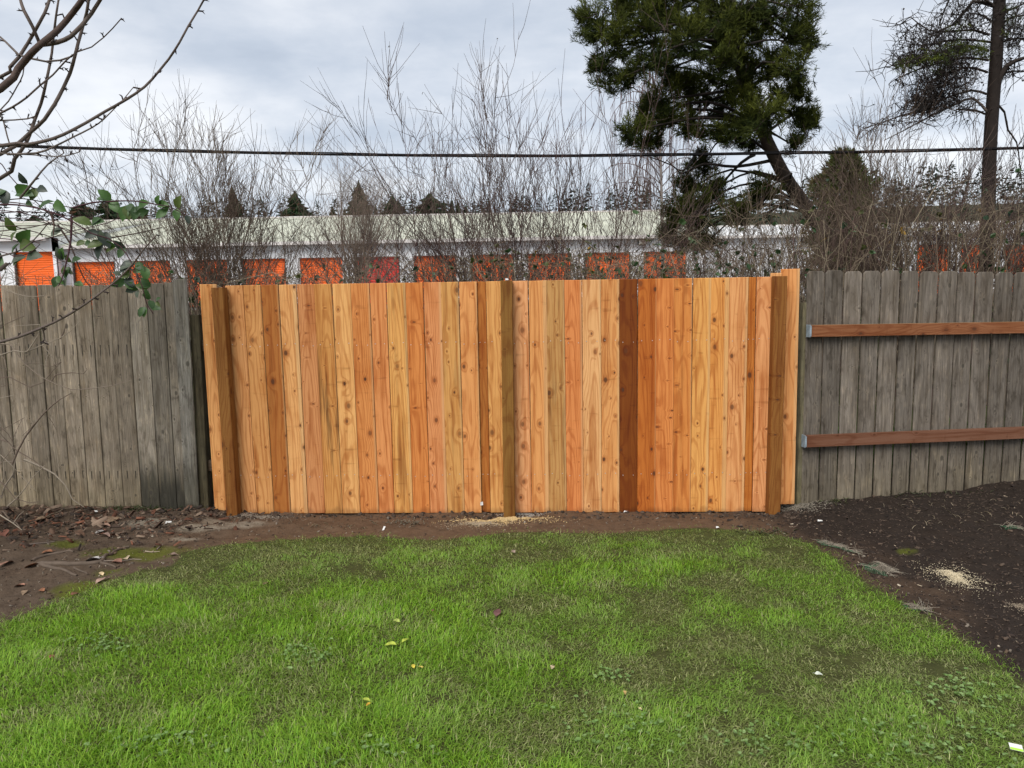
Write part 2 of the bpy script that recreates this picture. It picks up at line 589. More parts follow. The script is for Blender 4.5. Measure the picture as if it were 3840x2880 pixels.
        foot = g.m('SUBTRACT', 1.0, g.step(g.m('ADD', z, g.m('MULTIPLY', g.m('SUBTRACT', streak, 0.5), 0.16)), 0.0, 0.06))
        c = g.mix(g.m('MULTIPLY', foot, 0.75), c, (0.035, 0.026, 0.018))
        # wet stain on boards of low alpha
        wet = g.m('MULTIPLY', g.m('SUBTRACT', 1.0, g.step(g.m('ADD', z, g.m('MULTIPLY', g.m('SUBTRACT', streak, 0.5), 0.5)), 0.20, 0.50)),
                  g.m('SUBTRACT', 1.0, g.step(alpha, 0.1, 0.45)))
        c = g.mix(g.m('MULTIPLY', wet, 0.85), c, (0.020, 0.020, 0.016))
        c = g.mix(g.m('MULTIPLY', halo, 0.35), c, g.mix(1.0, c, (1.35, 1.33, 1.28), 'MULTIPLY'))
        c = g.mix(g.m('MULTIPLY', core, 0.75), c, (0.050, 0.044, 0.036))
        rough = 0.9
    hgt = g.m('ADD', g.m('MULTIPLY', fine, 0.6), g.m('MULTIPLY', ring, -0.35))
    finish(g, c, rough, bump(g, hgt, 0.45 if grey else 0.22, 0.004), 0.2)
    return m


M_CEDAR = wood('fresh_cedar')
M_POST = wood('treated_post', post=True)
M_RAIL = wood('treated_rail', rail=True)
M_GREY = wood('weathered_cedar', grey=True)
M_NAIL = plain('galvanised_nail', (0.62, 0.62, 0.60), 0.4, 40, 0.1, 0.0, 0.7)
M_ZINC = plain('zinc_bracket', (0.30, 0.36, 0.40), 0.5, 20, 0.2, 0.05, 0.3)
M_BARK = vcol_mat('bark', 0.85, 22, 0.45, bstr=0.5)
M_TWIG = vcol_mat('twig', 0.8, 60, 0.3)
M_LEAF = vcol_mat('leaf', 0.45, 40, 0.35, translucent=0.25, spec=0.4)
M_NEEDLE = vcol_mat('needle', 0.75, 2.2, 0.55, translucent=0.12, spec=0.1)
M_GRASS = vcol_mat('grass_blade', 0.5, 3.0, 0.25, translucent=0.42, spec=0.4)
M_CHIP = vcol_mat('wood_chip', 0.9, 20, 0.3)
M_CABLE = plain('black_cable', (0.006, 0.0055, 0.006), 0.7, 10, 0.2, 0.0, 0.0, 0.1)
M_WHITE = plain('white_paint', (0.74, 0.74, 0.75), 0.7, 0.6, 0.05, 0.02)
M_ROOF = plain('pale_green_metal_roof', (0.47, 0.475, 0.375), 0.6, 0.5, 0.16, 0.05)
M_TRIM = plain('cream_gutter', (0.62, 0.58, 0.55), 0.6, 2, 0.08, 0.02)
M_DOOR = plain('orange_roller_door', (0.84, 0.135, 0.014), 0.5, 1.2, 0.06, 0.02)
M_RED = plain('red_roller_door', (0.62, 0.035, 0.025), 0.5, 1.2, 0.08, 0.02)
M_DARK = plain('dark_bronze', (0.05, 0.045, 0.04), 0.5, 5, 0.1, 0.0)
M_GLASS = plain('lamp_lens', (0.55, 0.52, 0.45), 0.3, 5, 0.05, 0.0)
M_PAPER = plain('white_scrap', (0.62, 0.61, 0.58), 0.6, 30, 0.06, 0.05)
M_LIME = plain('lime_print', (0.35, 0.62, 0.06), 0.5, 30, 0.05, 0.0)
M_NET = plain('straw_netting', (0.30, 0.26, 0.20), 0.8, 30, 0.25, 0.1)
M_GNET = plain('green_netting', (0.02, 0.14, 0.06), 0.6, 30, 0.25, 0.1)


def ground_mat():
    m, g = new_mat('soil_and_bank')
    co = g.n('ShaderNodeTexCoord').outputs['Object']
    c = g.n('ShaderNodeVertexColor', layer_name='Col').outputs[0]
    a = g.noise(co, 14, 6, 0.62)
    b = g.noise(co, 70, 5, 0.6)
    f = g.noise(co, 3.5, 4, 0.55)
    c = g.mix(g.m('MULTIPLY', g.step(a, 0.38, 0.68), 0.55), c, g.mix(1.0, c, (0.50, 0.48, 0.46), 'MULTIPLY'))
    c = g.mix(g.m('MULTIPLY', g.step(b, 0.56, 0.76), 0.5), c, g.mix(1.0, c, (1.9, 1.85, 1.7), 'MULTIPLY'))
    c = g.mix(g.m('MULTIPLY', g.step(f, 0.45, 0.7), 0.3), c, g.mix(1.0, c, (1.35, 1.25, 1.15), 'MULTIPLY'))
    h = g.m('ADD', a, g.m('MULTIPLY', b, 0.5))
    finish(g, c, 0.92, bump(g, h, 0.8, 0.02), 0.15)
    return m


# ------------------------------------------------------------------ ground
def axis(lo, hi, step, far, far_n):
    inner = np.arange(lo, hi + 1e-6, step)
    out = np.geomspace(0.1, far, far_n)
    return np.concatenate([(lo - out)[::-1], inner, hi + out])


MOSS = [(G(x, y), r) for x, y, r in ((250, 2045, .10), (435, 2080, .16), (320, 2205, .17), (590, 2085, .15), (250, 2232, .06), (410, 2150, .07),
                                     (3400, 2065, .05),)]
PALE = [(G(x, y), r) for x, y, r in ((900, 1960, .17), (760, 1975, .12), (560, 1955, .12), (700, 2020, .06))]
xs = axis(-4.6, 4.6, 0.03, 900, 44)
ys = np.concatenate([-np.geomspace(0.3, 60, 12)[::-1], np.arange(0, 2.0, 0.2), np.arange(2.0, 6.3, 0.03), 6.3 + np.geomspace(0.1, 1400, 54)])
gxx, gyy = np.meshgrid(xs, ys)
X, Y = gxx.ravel(), gyy.ravel()
Z = ground_h(X, Y)
nx, ny = len(xs), len(ys)
ii = (np.arange(ny - 1)[:, None] * nx + np.arange(nx - 1)[None]).ravel()
gf = np.stack([ii, ii + 1, ii + nx + 1, ii + nx], -1)
brown = np.array([0.115, 0.072, 0.044])
dark = np.array([0.026, 0.0185, 0.0140])
leafm = np.array([0.078, 0.058, 0.042])
under = np.array([0.055, 0.060, 0.018])
bankc = np.array([0.065, 0.075, 0.025])
lotc = np.array([0.16, 0.16, 0.155])
hillc = np.array([0.035, 0.045, 0.025])
jit = fbm(X * 1.7, Y * 1.7, 51) - 0.5
mul = sstep(X + jit * 1.1 - (5.6 - Y) * 0.15, 1.35, 2.2)[:, None]
lef = sstep(-X + jit * 1.0, 1.7, 2.6)[:, None]
gc = brown * (1 - mul) + dark * mul
gc = gc * (1 - 0.75 * lef) + leafm * 0.75 * lef
for p, r in MOSS:
    k = np.exp(-(((X - p.x) / (r * 1.5)) ** 2 + ((Y - p.y) / r) ** 2))
    k = sstep(k * (0.45 + fbm(X * 14, Y * 14, 61)), 0.30, 0.75)[:, None] * 0.85
    gc = gc * (1 - k) + np.array([0.085, 0.095, 0.012]) * k
for p, r in PALE:
    k = np.exp(-(((X - p.x) / (r * 1.9)) ** 2 + ((Y - p.y) / (r * 0.8)) ** 2))
    k = sstep(k * (0.5 + fbm(X * 9, Y * 9, 65)), 0.30, 0.8)[:, None] * 0.7
    gc = gc * (1 - k) + np.array([0.27, 0.235, 0.18]) * k
inl = in_poly(X, Y, LAWN)[:, None]
gc = np.where(inl, under, gc)
bk = sstep(Y, 5.9, 6.6)[:, None]
gc = gc * (1 - bk) + bankc * bk
lt = sstep(Y, 15, 20)[:, None]
gc = gc * (1 - lt) + lotc * lt
hl = sstep(Y, 70, 100)[:, None]
gc = gc * (1 - hl) + hillc * hl
ground = world_mesh('ground', np.stack([X, Y, Z], -1), gf, ground_mat(), None, None, True, gc)
tag(ground, 'bare soil yard running under the fences to the wooded hill', None, None, 'structure')


ZG = Z.reshape(ny, nx)


def gz(x, y):
    i = min(max(int(np.searchsorted(xs, x)) - 1, 0), nx - 2)
    j = min(max(int(np.searchsorted(ys, y)) - 1, 0), ny - 2)
    u = (x - xs[i]) / (xs[i + 1] - xs[i])
    v = (y - ys[j]) / (ys[j + 1] - ys[j])
    return float((ZG[j, i] * (1 - u) + ZG[j, i + 1] * u) * (1 - v) + (ZG[j + 1, i] * (1 - u) + ZG[j + 1, i + 1] * u) * v)


# ------------------------------------------------------------------ fences
def board_mesh(name, wd, h, t, mat, ear=0.0, curve=False, cut=0.0, ch=0.003):
    """board standing on z = 0 with its front towards -y: chamfered edges, clipped or rounded top corners, top cut aslant by cut"""
    hw = wd / 2
    if ear and curve:
        top = [(hw, h - ear)] + [(hw - ear + ear * math.cos(a), h - ear + ear * math.sin(a)) for a in (0.5, 1.0)] + [(hw - ear, h)]
        top += [(-x, z) for x, z in reversed(top)]
    elif ear:
        top = [(hw, h - ear), (hw - ear * 0.9, h), (-hw + ear * 0.9, h), (-hw, h - ear)]
    else:
        top = [(hw, h + cut), (-hw, h - cut)]
    out = [(-hw, 0), (hw, 0)] + top
    n = len(out)
    cx, cz = 0, h / 2
    ins = [(x - math.copysign(ch, x), z + (ch if z < cz else -ch)) for x, z in out]
    v = [(x, -t / 2, z) for x, z in ins] + [(x, -t / 2 + ch, z) for x, z in out] + [(x, t / 2 - ch, z) for x, z in out] + [(x, t / 2, z) for x, z in ins]
    f = [tuple(range(n)), tuple(reversed(range(3 * n, 4 * n)))]
    for r in range(3):
        for i in range(n):
            j = (i + 1) % n
            f.append((r * n + i, (r + 1) * n + i, (r + 1) * n + j, r * n + j))
    return mesh_from(name, v, f, mat)


def nail_mesh():
    k = 6
    v = [(0.0042 * math.cos(i * 2 * math.pi / k), 0.0, 0.0042 * math.sin(i * 2 * math.pi / k)) for i in range(k)]
    v += [(0.003 * math.cos(i * 2 * math.pi / k), -0.0022, 0.003 * math.sin(i * 2 * math.pi / k)) for i in range(k)]
    f = [(i, (i + 1) % k, k + (i + 1) % k, k + i) for i in range(k)] + [tuple(range(k, 2 * k))]
    return mesh_from('nail', v, f, M_NAIL)


NAIL = nail_mesh()


def wood_col(rgb, k=1.0, a=1.0, even=0.0):
    rgb = [c * (1 - even) + m * even for c, m in zip(rgb, (218, 152, 88))]
    c = lin(rgb)
    return (c[0] * k, c[1] * k, c[2] * k, a)


CK = 0.90
# (left px, right px, sRGB, stained, narrow board set back)
PICKETS = [
    (748, 813, (226, 166, 104), 1, 0), (846, 914, (216, 156, 100), 1, 0), (914, 980, (212, 154, 94), 1, 0), (980, 1045, (178, 112, 54), .8, 0),
    (1045, 1111, (230, 172, 110), 1, 0), (1111, 1178, (204, 140, 90), 1, 0), (1178, 1246, (208, 150, 84), .15, 0), (1246, 1315, (232, 176, 110), 1, 0),
    (1315, 1387, (214, 140, 78), 1, 0), (1387, 1448, (222, 148, 90), 1, 0), (1448, 1520, (226, 168, 96), .6, 0), (1520, 1586, (214, 134, 70), 1, 0),
    (1586, 1653, (218, 146, 94), 1, 0), (1653, 1720, (212, 158, 92), .7, 0), (1720, 1787, (224, 156, 94), 1, 0), (1787, 1821, (182, 114, 52), .8, 1),
    (1821, 1912, (226, 168, 100), 1, 0), (1912, 1981, (234, 170, 118), 1, 0), (1981, 2049, (222, 156, 94), 1, 0), (2049, 2117, (194, 146, 88), .5, 0),
    (2117, 2183, (218, 136, 78), 1, 0), (2183, 2253, (228, 174, 118), 1, 0), (2253, 2322, (222, 158, 96), .9, 0), (2322, 2391, (126, 66, 18), .9, 0),
    (2391, 2461, (188, 108, 44), 1, 0), (2461, 2529, (218, 136, 72), 1, 0), (2529, 2598, (214, 136, 68), .7, 0), (2598, 2666, (226, 164, 90), 1, 0),
    (2666, 2735, (226, 158, 84), 1, 0), (2735, 2806, (228, 164, 106), 1, 0), (2806, 2839, (192, 118, 50), .9, 1), (2839, 2900, (230, 164, 110), 1, 0),
]
f0 = P(1876, 1915, fence_y(1876))
new_fence = thing('cedar_fence', 'new orange cedar board fence filling the gap between two grey fences', 'fence', (f0.x, f0.y, 0))
FENCE_ANG = math.atan2(P(2880, 1200, fence_y(2880)).y - P(850, 1200, fence_y(850)).y, P(2880, 1200, fence_y(2880)).x - P(850, 1200, fence_y(850)).x)
for i, (a, b, rgb, al, back) in enumerate(PICKETS):
    mid = (a + b) / 2
    ty = 1071 - (mid - 851) / (2778 - 851) * 31 if i else 1066
    by = 1921 - (mid - 890) / (2880 - 890) * 9 if i else 1917
    yy = fence_y(mid)
    A, B = P(a, ty, yy), P(b, ty, yy)
    bot = P(mid, by, yy)
    wd = B.x - A.x - 0.0016
    zb = bot.z - 0.012
    h = (A.z + B.z) / 2 - zb
    off = (0.014 if back else 0) + (random.uniform(-0.0035, 0.0035))
    me = board_mesh('picket', wd, h, 0.016, M_CEDAR, cut=random.uniform(-.0012, .0012))
    o = put('picket', me, new_fence, ((A.x + B.x) / 2, yy + off, zb), (0, R(random.uniform(-0.12, 0.12)), FENCE_ANG + R(random.uniform(-0.9, 0.9))))
    o.color = wood_col(rgb, CK, al, 0.12 if rgb[0] > 200 else 0.0)
    for zz in (1.36, 0.31):
        for xx in (-0.3, 0.28):
            nl = put('nail', NAIL, o, (0, 0, 0))
            nl.location = (xx * wd, -0.0078, zz + 0.010 * math.sin(i * 2.1))
# the two boards at the right end: one half hidden behind the post, one taller beside it
for a, b, ty, by, dy, rgb in ((2893, 2937, 1024, 1905, 0.03, (228, 172, 112)), (2932, 3003, 1009, 1890, 0.045, (226, 158, 96))):
    yy = fence_y((a + b) / 2) + dy
    A, B, bot = P(a, ty, yy), P(b, ty, yy), P((a + b) / 2, by, yy)
    h = A.z - bot.z
    o = put('picket', board_mesh('picket', B.x - A.x - 0.002, h, 0.016, M_CEDAR), new_fence, ((A.x + B.x) / 2, yy, bot.z), (0, R(-0.25), FENCE_ANG))
    o.color = wood_col(rgb, CK)
# three square posts stand in front of the boards
for a, b, ty, by, lean, rgb in ((802, 846, 1079, 1921, -0.1, (142, 96, 46)), (1871, 1915, 1053, 1936, 0.35, (136, 96, 44)), (2893, 2944, 1036, 1908, 0.25, (140, 92, 42))):
    yy = fence_y((a + b) / 2) - 0.062
    A, B, bot = P(a, ty, yy), P(b, ty, yy), P((a + b) / 2, by, yy)
    h = A.z - bot.z + 0.35
    me = board_mesh('post', 0.090, h, 0.090, M_POST, ch=0.004)
    cx = (A.x + B.x) / 2
    o = put('post', me, new_fence, (cx, yy, bot.z - 0.35), (0, R(lean), FENCE_ANG))
    o.color = wood_col(rgb, CK)
# rails nailed across the back
xl, xr = P(790, 1200, fence_y(760)).x, P(2900, 1200, fence_y(2900)).x
for zz in (0.32, 1.36):
    L = (xr - xl) / math.cos(FENCE_ANG)
    v, f = box(-L / 2, L / 2, 0.0, 0.038, -0.044, 0.044)
    o = put('rail', mesh_from('rail', v, f, M_RAIL), new_fence, ((xl + xr) / 2, (fence_y(790) + fence_y(2900)) / 2 + 0.026, zz), (0, 0, FENCE_ANG))
    o.color = wood_col((170, 110, 60), CK)

# old fence on the left
lf0 = P(350, 1900, fence_y(350))
left_fence = thing('board_fence', 'weathered grey board fence behind the bare cherry branches', 'fence', (lf0.x, lf0.y, 0))
seams = [-730 + 68 * k for k in range(11)] + [2, 72, 139, 206, 273, 339, 409, 479, 549, 615, 676]
for i, (a, b) in enumerate(zip(seams, seams[1:])):
    mid = (a + b) / 2
    yy = fence_y(mid) + 0.01
    ty = 1069 if i < len(seams) - 2 else 1058
    if i == len(seams) - 3: ty = 1062
    A, B = P(a, ty + random.uniform(-3, 3), yy), P(b, ty, yy)
    zb = gz(A.x, yy) - 0.05
    h = (A.z + B.z) / 2 - zb
    last = i >= len(seams) - 4
    me = board_mesh('board', B.x - A.x - 0.0016, h, 0.017, M_GREY, ear=0.016 if i < len(seams) - 2 else 0, curve=True)
    o = put('board', me, left_fence, ((A.x + B.x) / 2 - h * math.tan(R(0.72)), yy + random.uniform(-.003, .003), zb), (0, R(0.72 + random.uniform(-.12, .12)), FENCE_ANG + R(random.uniform(-.8, .8))))
    k = random.uniform(0.88, 1.12)
    rgb = (136 * k, 125 * k, 110 * k) if not last else (130 * k, 122 * k, 110 * k)
    o.color = wood_col(rgb, 1.0, (0.0 if i >= len(seams) - 4 else 1.0) if i >= len(seams) - 5 else 1.0)
# leaning end board lies over the last one
yy = fence_y(690) - 0.012
A, B, bot = P(662, 1052, yy), P(717, 1050, yy), P(723, 1896, yy)
o = put('board', board_mesh('board', 0.112, A.z - bot.z + 0.03, 0.017, M_GREY, cut=0.004), left_fence, (bot.x - 0.002, yy, bot.z - 0.02), (0, R(0.85), FENCE_ANG))
o.color = wood_col((124, 120, 112), 1.0, 0.25)
yy = fence_y(750) + 0.02
A, bot = P(741, 1180, yy), P(764, 1912, yy)
o = put('post', board_mesh('post', 0.075, A.z - bot.z + 0.2, 0.085, M_GREY), left_fence, (bot.x + 0.008, yy + 0.03, bot.z - 0.2), (0, R(1.0), FENCE_ANG))
o.color = wood_col((74, 68, 52), 1.0, 0.5)
# rail across the back of the left fence
o = put('rail', mesh_from('rail', *box(-2.1, 2.1, 0, 0.038, -0.044, 0.044), M_RAIL), left_fence, (P(-50, 1300, 5.7).x, fence_y(-50) + 0.035, 1.33), (0, 0, FENCE_ANG))
o.color = wood_col((96, 84, 70), 0.9)
o = put('rail', mesh_from('rail', *box(-2.1, 2.1, 0, 0.038, -0.044, 0.044), M_RAIL), left_fence, (P(-50, 1300, 5.7).x, fence_y(-50) + 0.035, 0.36), (0, 0, FENCE_ANG))
o.color = wood_col((96, 84, 70), 0.9)


# old fence on the right, rails towards us
def ry(px):
    return 5.60 + (px - 3026) / 814 * 0.20


rf0 = P(3430, 1850, ry(3430))
right_fence = thing('board_fence', 'dark grey weathered dog-ear fence with two reddish rails above the mulch bed', 'fence', (rf0.x, rf0.y, 0))
RA = math.atan2(P(3840, 1300, ry(3840)).y - P(3026, 1300, ry(3026)).y, P(3840, 1300, ry(3840)).x - P(3026, 1300, ry(3026)).x)
seams = [3026, 3095, 3165, 3234, 3306, 3377, 3447, 3518, 3590, 3660, 3730, 3801] + [3872 + 71 * k for k in range(8)]
for i, (a, b) in enumerate(zip(seams, seams[1:])):
    mid = (a + b) / 2
    yy = ry(mid)
    ty = 1014 + (mid - 3026) / 814 * 6 + random.uniform(-2, 3)
    A, B = P(a, ty, yy), P(b, ty, yy)
    by = 1882 - (mid - 3026) / 814 * 45
    zb = min(P(mid, by, yy).z, gz(A.x, yy)) - 0.05
    h = (A.z + B.z) / 2 - zb
    gap = 0.009 if i in (3, 5) else 0.003
    me = board_mesh('board', B.x - A.x - gap, h, 0.017, M_GREY, ear=0.022)
    o = put('board', me, right_fence, ((A.x + B.x) / 2, yy + random.uniform(-.003, .003), zb), (0, R(random.uniform(-.15, .15)), RA + R(random.uniform(-.9, .9))))
    k = random.uniform(0.86, 1.12)
    o.color = wood_col((112 * k, 104 * k, 95 * k), 1.0, 0.5)
for (la, ra, bl, br), rgb in (((1219, 1206, 1263, 1248), (164, 108, 72)), ((1633, 1601, 1676, 1646), (140, 98, 76))):
    xa = 3034 if la < 1400 else 3016
    yl, yr = ry(xa) - 0.05, ry(4300) - 0.05
    A, C = P(xa, la, yl), P(xa, bl, yl)
    D = P(3840, ra, ry(3840) - 0.05)
    slope = (D.z - A.z) / (D.x - A.x)
    x1 = P(4380, 1300, yr).x
    L = (x1 - A.x) / math.cos(RA)
    hh = (A.z - C.z) / 2
    v, f = box(0, L, -0.019, 0.019, -hh, hh)
    o = put('rail', mesh_from('rail', v, f, M_RAIL), right_fence, (A.x, yl, A.z - hh), (0, -math.atan(slope), RA))
    o.color = wood_col(rgb, 0.66)
    b = Geo().box(-0.006, 0.002, -0.0215, 0.03, -hh - 0.002, hh + 0.003).box(-0.006, 0.010, -0.0222, -0.0195, -hh + 0.004, hh - 0.004)
    put('bracket', mesh_from('bracket', b.v, b.f, M_ZINC), right_fence, (A.x, yl, A.z - hh), (0, 0, RA))
yy = ry(3010) + 0.01
A, bot = P(3016, 1135, yy), P(3002, 1880, yy)
o = put('post', board_mesh('post', 0.088, A.z - bot.z + 0.2, 0.085, M_GREY), right_fence, ((A.x + bot.x) / 2 + 0.012, yy + 0.035, bot.z - 0.2), (0, R(0.35), RA))
o.color = wood_col((112, 106, 84), 1.0, 0.5)

# ------------------------------------------------------------------ storage buildings beyond the bank
LOT = 1.5
SY = 38.3
U = SY / F                                        # metres per photo pixel at the long building


def sx(px): return P(px, 965, SY).x


def door_mesh(name, wd, h, mat, slats):
    """roller door: curved horizontal slats, front towards -y"""
    v, f = [], []
    for i in range(slats):
        z0, z1 = h * i / slats, h * (i + 1) / slats
        zm = (z0 + z1) / 2
        b = len(v)
        for z, y in ((z0, 0.0), (z0 + (z1 - z0) * .25, -0.014), (zm, -0.019), (z0 + (z1 - z0) * .8, -0.015), (z1, 0.0)):
            v += [(-wd / 2, y, z), (wd / 2, y, z)]
        for k in range(4):
            f.append((b + 2 * k, b + 2 * k + 1, b + 2 * k + 3, b + 2 * k + 2))
    return mesh_from(name, v, f, mat)


def storage(name, label, x0, x1, y, doors, door_h, eave, ridge_dz, ridge_dy, roof_mat, cat='building', el=.3, er=.3):
    """doors: list of (left x, right x, material, top z)"""
    b = thing(name, label, cat, ((x0 + x1) / 2, y, LOT))
    g = Geo()
    cur = x0
    for a, c, m, top in doors:                    # piers between the openings and lintels over them
        g.box(cur, a, y, y + 0.3, LOT - 0.3, eave)
        g.box(a, c, y, y + 0.3, top, eave)
        cur = c
    g.box(cur, x1, y, y + 0.3, LOT - 0.3, eave)
    g.box(x0, x0 + 0.3, y + 0.3, y + 2 * ridge_dy, LOT - 0.3, eave).box(x1 - 0.3, x1, y + 0.3, y + 2 * ridge_dy, LOT - 0.3, eave)
    g.box(x0 + 0.3, x1 - 0.3, y + 2 * ridge_dy - 0.3, y + 2 * ridge_dy, LOT - 0.3, eave)
    for xx in (x0, x1 - 0.3):                     # gable ends
        n = len(g.v)
        for xq in (xx, xx + 0.3):
            g.v += [(xq, y + 0.05, eave), (xq, y + 2 * ridge_dy - 0.05, eave), (xq, y + ridge_dy, eave + ridge_dz)]
        g.f += [(n, n + 1, n + 2), (n + 5, n + 4, n + 3), (n, n + 3, n + 4, n + 1), (n + 1, n + 4, n + 5, n + 2), (n + 2, n + 5, n + 3, n)]
    g.build('wall', M_WHITE, b)
    for a, c, m, top in doors:
        h = top - LOT
        put('door', door_mesh('door', c - a, h, m, max(8, int(h / 0.115))), b, ((a + c) / 2, y + 0.20, LOT))
        gd = Geo().box(a, a + 0.07, y + 0.06, y + 0.14, LOT, top).box(c - 0.07, c, y + 0.06, y + 0.14, LOT, top)
        gd.build('door_guide', M_DARK if (a * 7) % 2 > 1 else M_TRIM, b)
    # ribbed metal roof
    r = Geo()
    ov = 0.35
    sl = ridge_dz / ridge_dy
    for s in (0, 1):
        ye, yr = (y - ov, y + ridge_dy) if s == 0 else (y + 2 * ridge_dy + ov, y + ridge_dy)
        ze, zr = eave - ov * sl + 0.06, eave + ridge_dz + 0.06
        r.add(([(x0 - el, ye, ze), (x1 + er, ye, ze), (x1 + er, yr, zr), (x0 - el, yr, zr),
                (x0 - el, ye, ze - .05), (x1 + er, ye, ze - .05), (x1 + er, yr, zr - .05), (x0 - el, yr, zr - .05)],
               [(0, 1, 2, 3), (7, 6, 5, 4), (0, 4, 5, 1), (1, 5, 6, 2), (2, 6, 7, 3), (3, 7, 4, 0)]))
        xx = x0
        while xx < x1:
            r.add(([(xx, ye, ze), (xx + .05, ye, ze + .05), (xx + .10, ye, ze), (xx, yr, zr), (xx + .05, yr, zr + .05), (xx + .10, yr, zr)],
                   [(0, 1, 4, 3), (1, 2, 5, 4), (0, 2, 1)]))
            xx += 1.0
    ro = r.build('roof', roof_mat, b)
    ze = eave - ov * sl + 0.06
    Geo().box(x0 - el, x1 + er, y - ov - 0.12, y - ov - 0.002, ze - 0.16, ze + 0.012).build('gutter', M_TRIM, ro)
    Geo().box(x0 - el - .01, x1 + er + .01, y + ridge_dy - 0.18, y + ridge_dy + 0.18, eave + ridge_dz + 0.035, eave + ridge_dz + 0.13).build('ridge_cap', M_TRIM, ro)
    return b


dtop = P(1200, 966, SY).z
eave = P(1200, 906, SY).z
ridge_dy = 12.0
ridge = P(1350, 815, SY + ridge_dy).z
DOORS = []
for i, (a, c) in enumerate(((267, 428), (475, 637), (690, 852), (902, 1070), (1117, 1286), (1330, 1498), (1546, 1714), (1763, 1929), (1976, 2145), (2192, 2365), (2410, 2578))):
    DOORS.append((sx(a), sx(c), M_RED if i == 5 else M_DOOR, dtop))
main = storage('storage_building', 'long white storage building with orange roller doors and pale green roof', sx(235), sx(2640), SY, DOORS,
               2.4, eave, ridge - eave, ridge_dy, M_ROOF, el=-.02)
# wall lamps
for px, py in ((1338, 926), (2408, 908)):
    p = P(px, py, SY - 0.2)
    o = Geo().box(p.x - .22, p.x + .22, SY - 0.22, SY - 0.002, p.z - .15, p.z + .15).build('lamp_housing', M_DARK, main)
    Geo().box(p.x - .17, p.x + .17, SY - 0.235, SY - 0.222, p.z - .10, p.z + .10).build('lamp_lens', M_GLASS, o)
# nearer taller unit at the left end
ty2, ev2 = P(130, 944, SY - 0.8).z, P(130, 893, SY - 0.8).z
ex2 = [(P(47 - 215 * k, 944, SY - .8).x, P(208 - 215 * k, 944, SY - .8).x, M_DOOR, ty2) for k in (4, 3, 2, 1, 0)]
storage('storage_building', 'taller white storage unit with a high orange door at the far left', P(-1150, 900, SY - .8).x, sx(235) - 0.02, SY - 0.8, ex2, 2.9,
        ev2, ridge - ev2, 12.8, M_ROOF, er=-.02)
# lower block behind the pine and the right tree
SY2 = 50.0
d2 = [(P(a, 930, SY2).x, P(a + 125, 930, SY2).x, M_DOOR, P(a, 918, SY2).z) for a in range(3440, 4300, 165)]
storage('storage_building', 'lower white storage block half hidden by brush at the right', P(2680, 900, SY2).x, P(4420, 900, SY2).x, SY2, d2, 2.4,
        P(3000, 882, SY2).z, P(3400, 838, SY2 + 8).z - P(3400, 872, SY2).z, 8.0, plain('white_metal_roof', (0.66, 0.66, 0.65), 0.5, 0.4, 0.06, 0.03))

# ------------------------------------------------------------------ overhead cable
CY = 9.3
cp = [P(-2600, 452, CY), P(0, 547, CY), P(960, 574, CY), P(1920, 586, CY), P(2880, 576, CY), P(3840, 556, CY), P(6400, 470, CY)]
pts = spline(cp, 0.4)
t1, t2 = Tubes(6), Tubes(6)
t1.add(pts, 0.0140, 0.0140)
t2.add([p + Vector((0, 0.012, 0.021 + 0.004 * math.sin(i * 1.3))) for i, p in enumerate(pts)], 0.0070, 0.0070)
cable = thing('overhead_cable', 'black overhead cable crossing the sky in front of the trees', 'cable', tuple(pts[len(pts) // 2]))
t1.build('cable_sheath', M_CABLE, cable)
t2.build('support_wire', M_CABLE, cable)


# ------------------------------------------------------------------ conifers far behind
def conifer_geo(base, h, rad, seed, n=420, col=(0.034, 0.060, 0.027), rust=0.0, round_=False):
    rg = np.random.default_rng(seed)
    bx, by, bz = base
    t = 1 - rg.random(n) ** 1.5 * 0.96
    tiers = 34 if not round_ else 20
    t = np.clip(np.round(t * tiers) / tiers + rg.normal(0, 0.006, n), 0.03, 0.998)
    if round_:
        prof = np.clip((1 - t) / 0.22, 0.02, 1) ** 0.5
    else:
        prof = np.clip((1 - t) / 0.38, 0, 1) ** 0.85 + 0.03
    shape = prof
    ang = rg.random(n) * 2 * math.pi
    prof = prof * (0.62 + 0.22 * np.sin(t * 47 + 2 * ang + seed) + 0.2 * np.sin(ang * 3 + seed * 2 + t * 9) + 0.55 * rg.random(n) ** 2)
    z = bz + h * (0.08 + 0.92 * t)
    r1 = rad * prof
    r0 = r1 * rg.uniform(0.0, 0.45, n)
    d = np.stack([np.cos(ang), np.sin(ang)], -1)
    sd = np.stack([-d[:, 1], d[:, 0]], -1)
    wd = rad * rg.uniform(0.05, 0.13, n) * (0.25 + 0.75 * shape)
    drop = h * rg.uniform(0.0, 0.035, n)
    c = np.array([bx, by])
    a = np.concatenate([c + d * r0[:, None] + sd * wd[:, None], (z + h * .02)[:, None]], 1)
    b = np.concatenate([c + d * r0[:, None] - sd * wd[:, None], (z - h * .01)[:, None]], 1)
    e = np.concatenate([c + d * r1[:, None], (z - drop)[:, None]], 1)
    k = np.concatenate([c + d * (r0 * .7 + r1 * .3)[:, None], (z - h * 0.025)[:, None]], 1)
    v = np.stack([a, b, e, k], 1).reshape(-1, 3)
    i = np.arange(n) * 4
    f = np.concatenate([np.stack([i, i + 1, i + 2], -1), np.stack([i, i + 2, i + 3], -1), np.stack([i + 1, i + 3, i + 2], -1)])
    cc = np.array(col)[None] * rg.uniform(0.6, 1.5, (n, 1))
    if rust:
        m = (rg.random(n) < rust)[:, None]
        cc = np.where(m, np.array([0.10, 0.055, 0.03]) * rg.uniform(.6, 1.3, (n, 1)), cc)
    return v, f, np.repeat(cc, 4, 0)


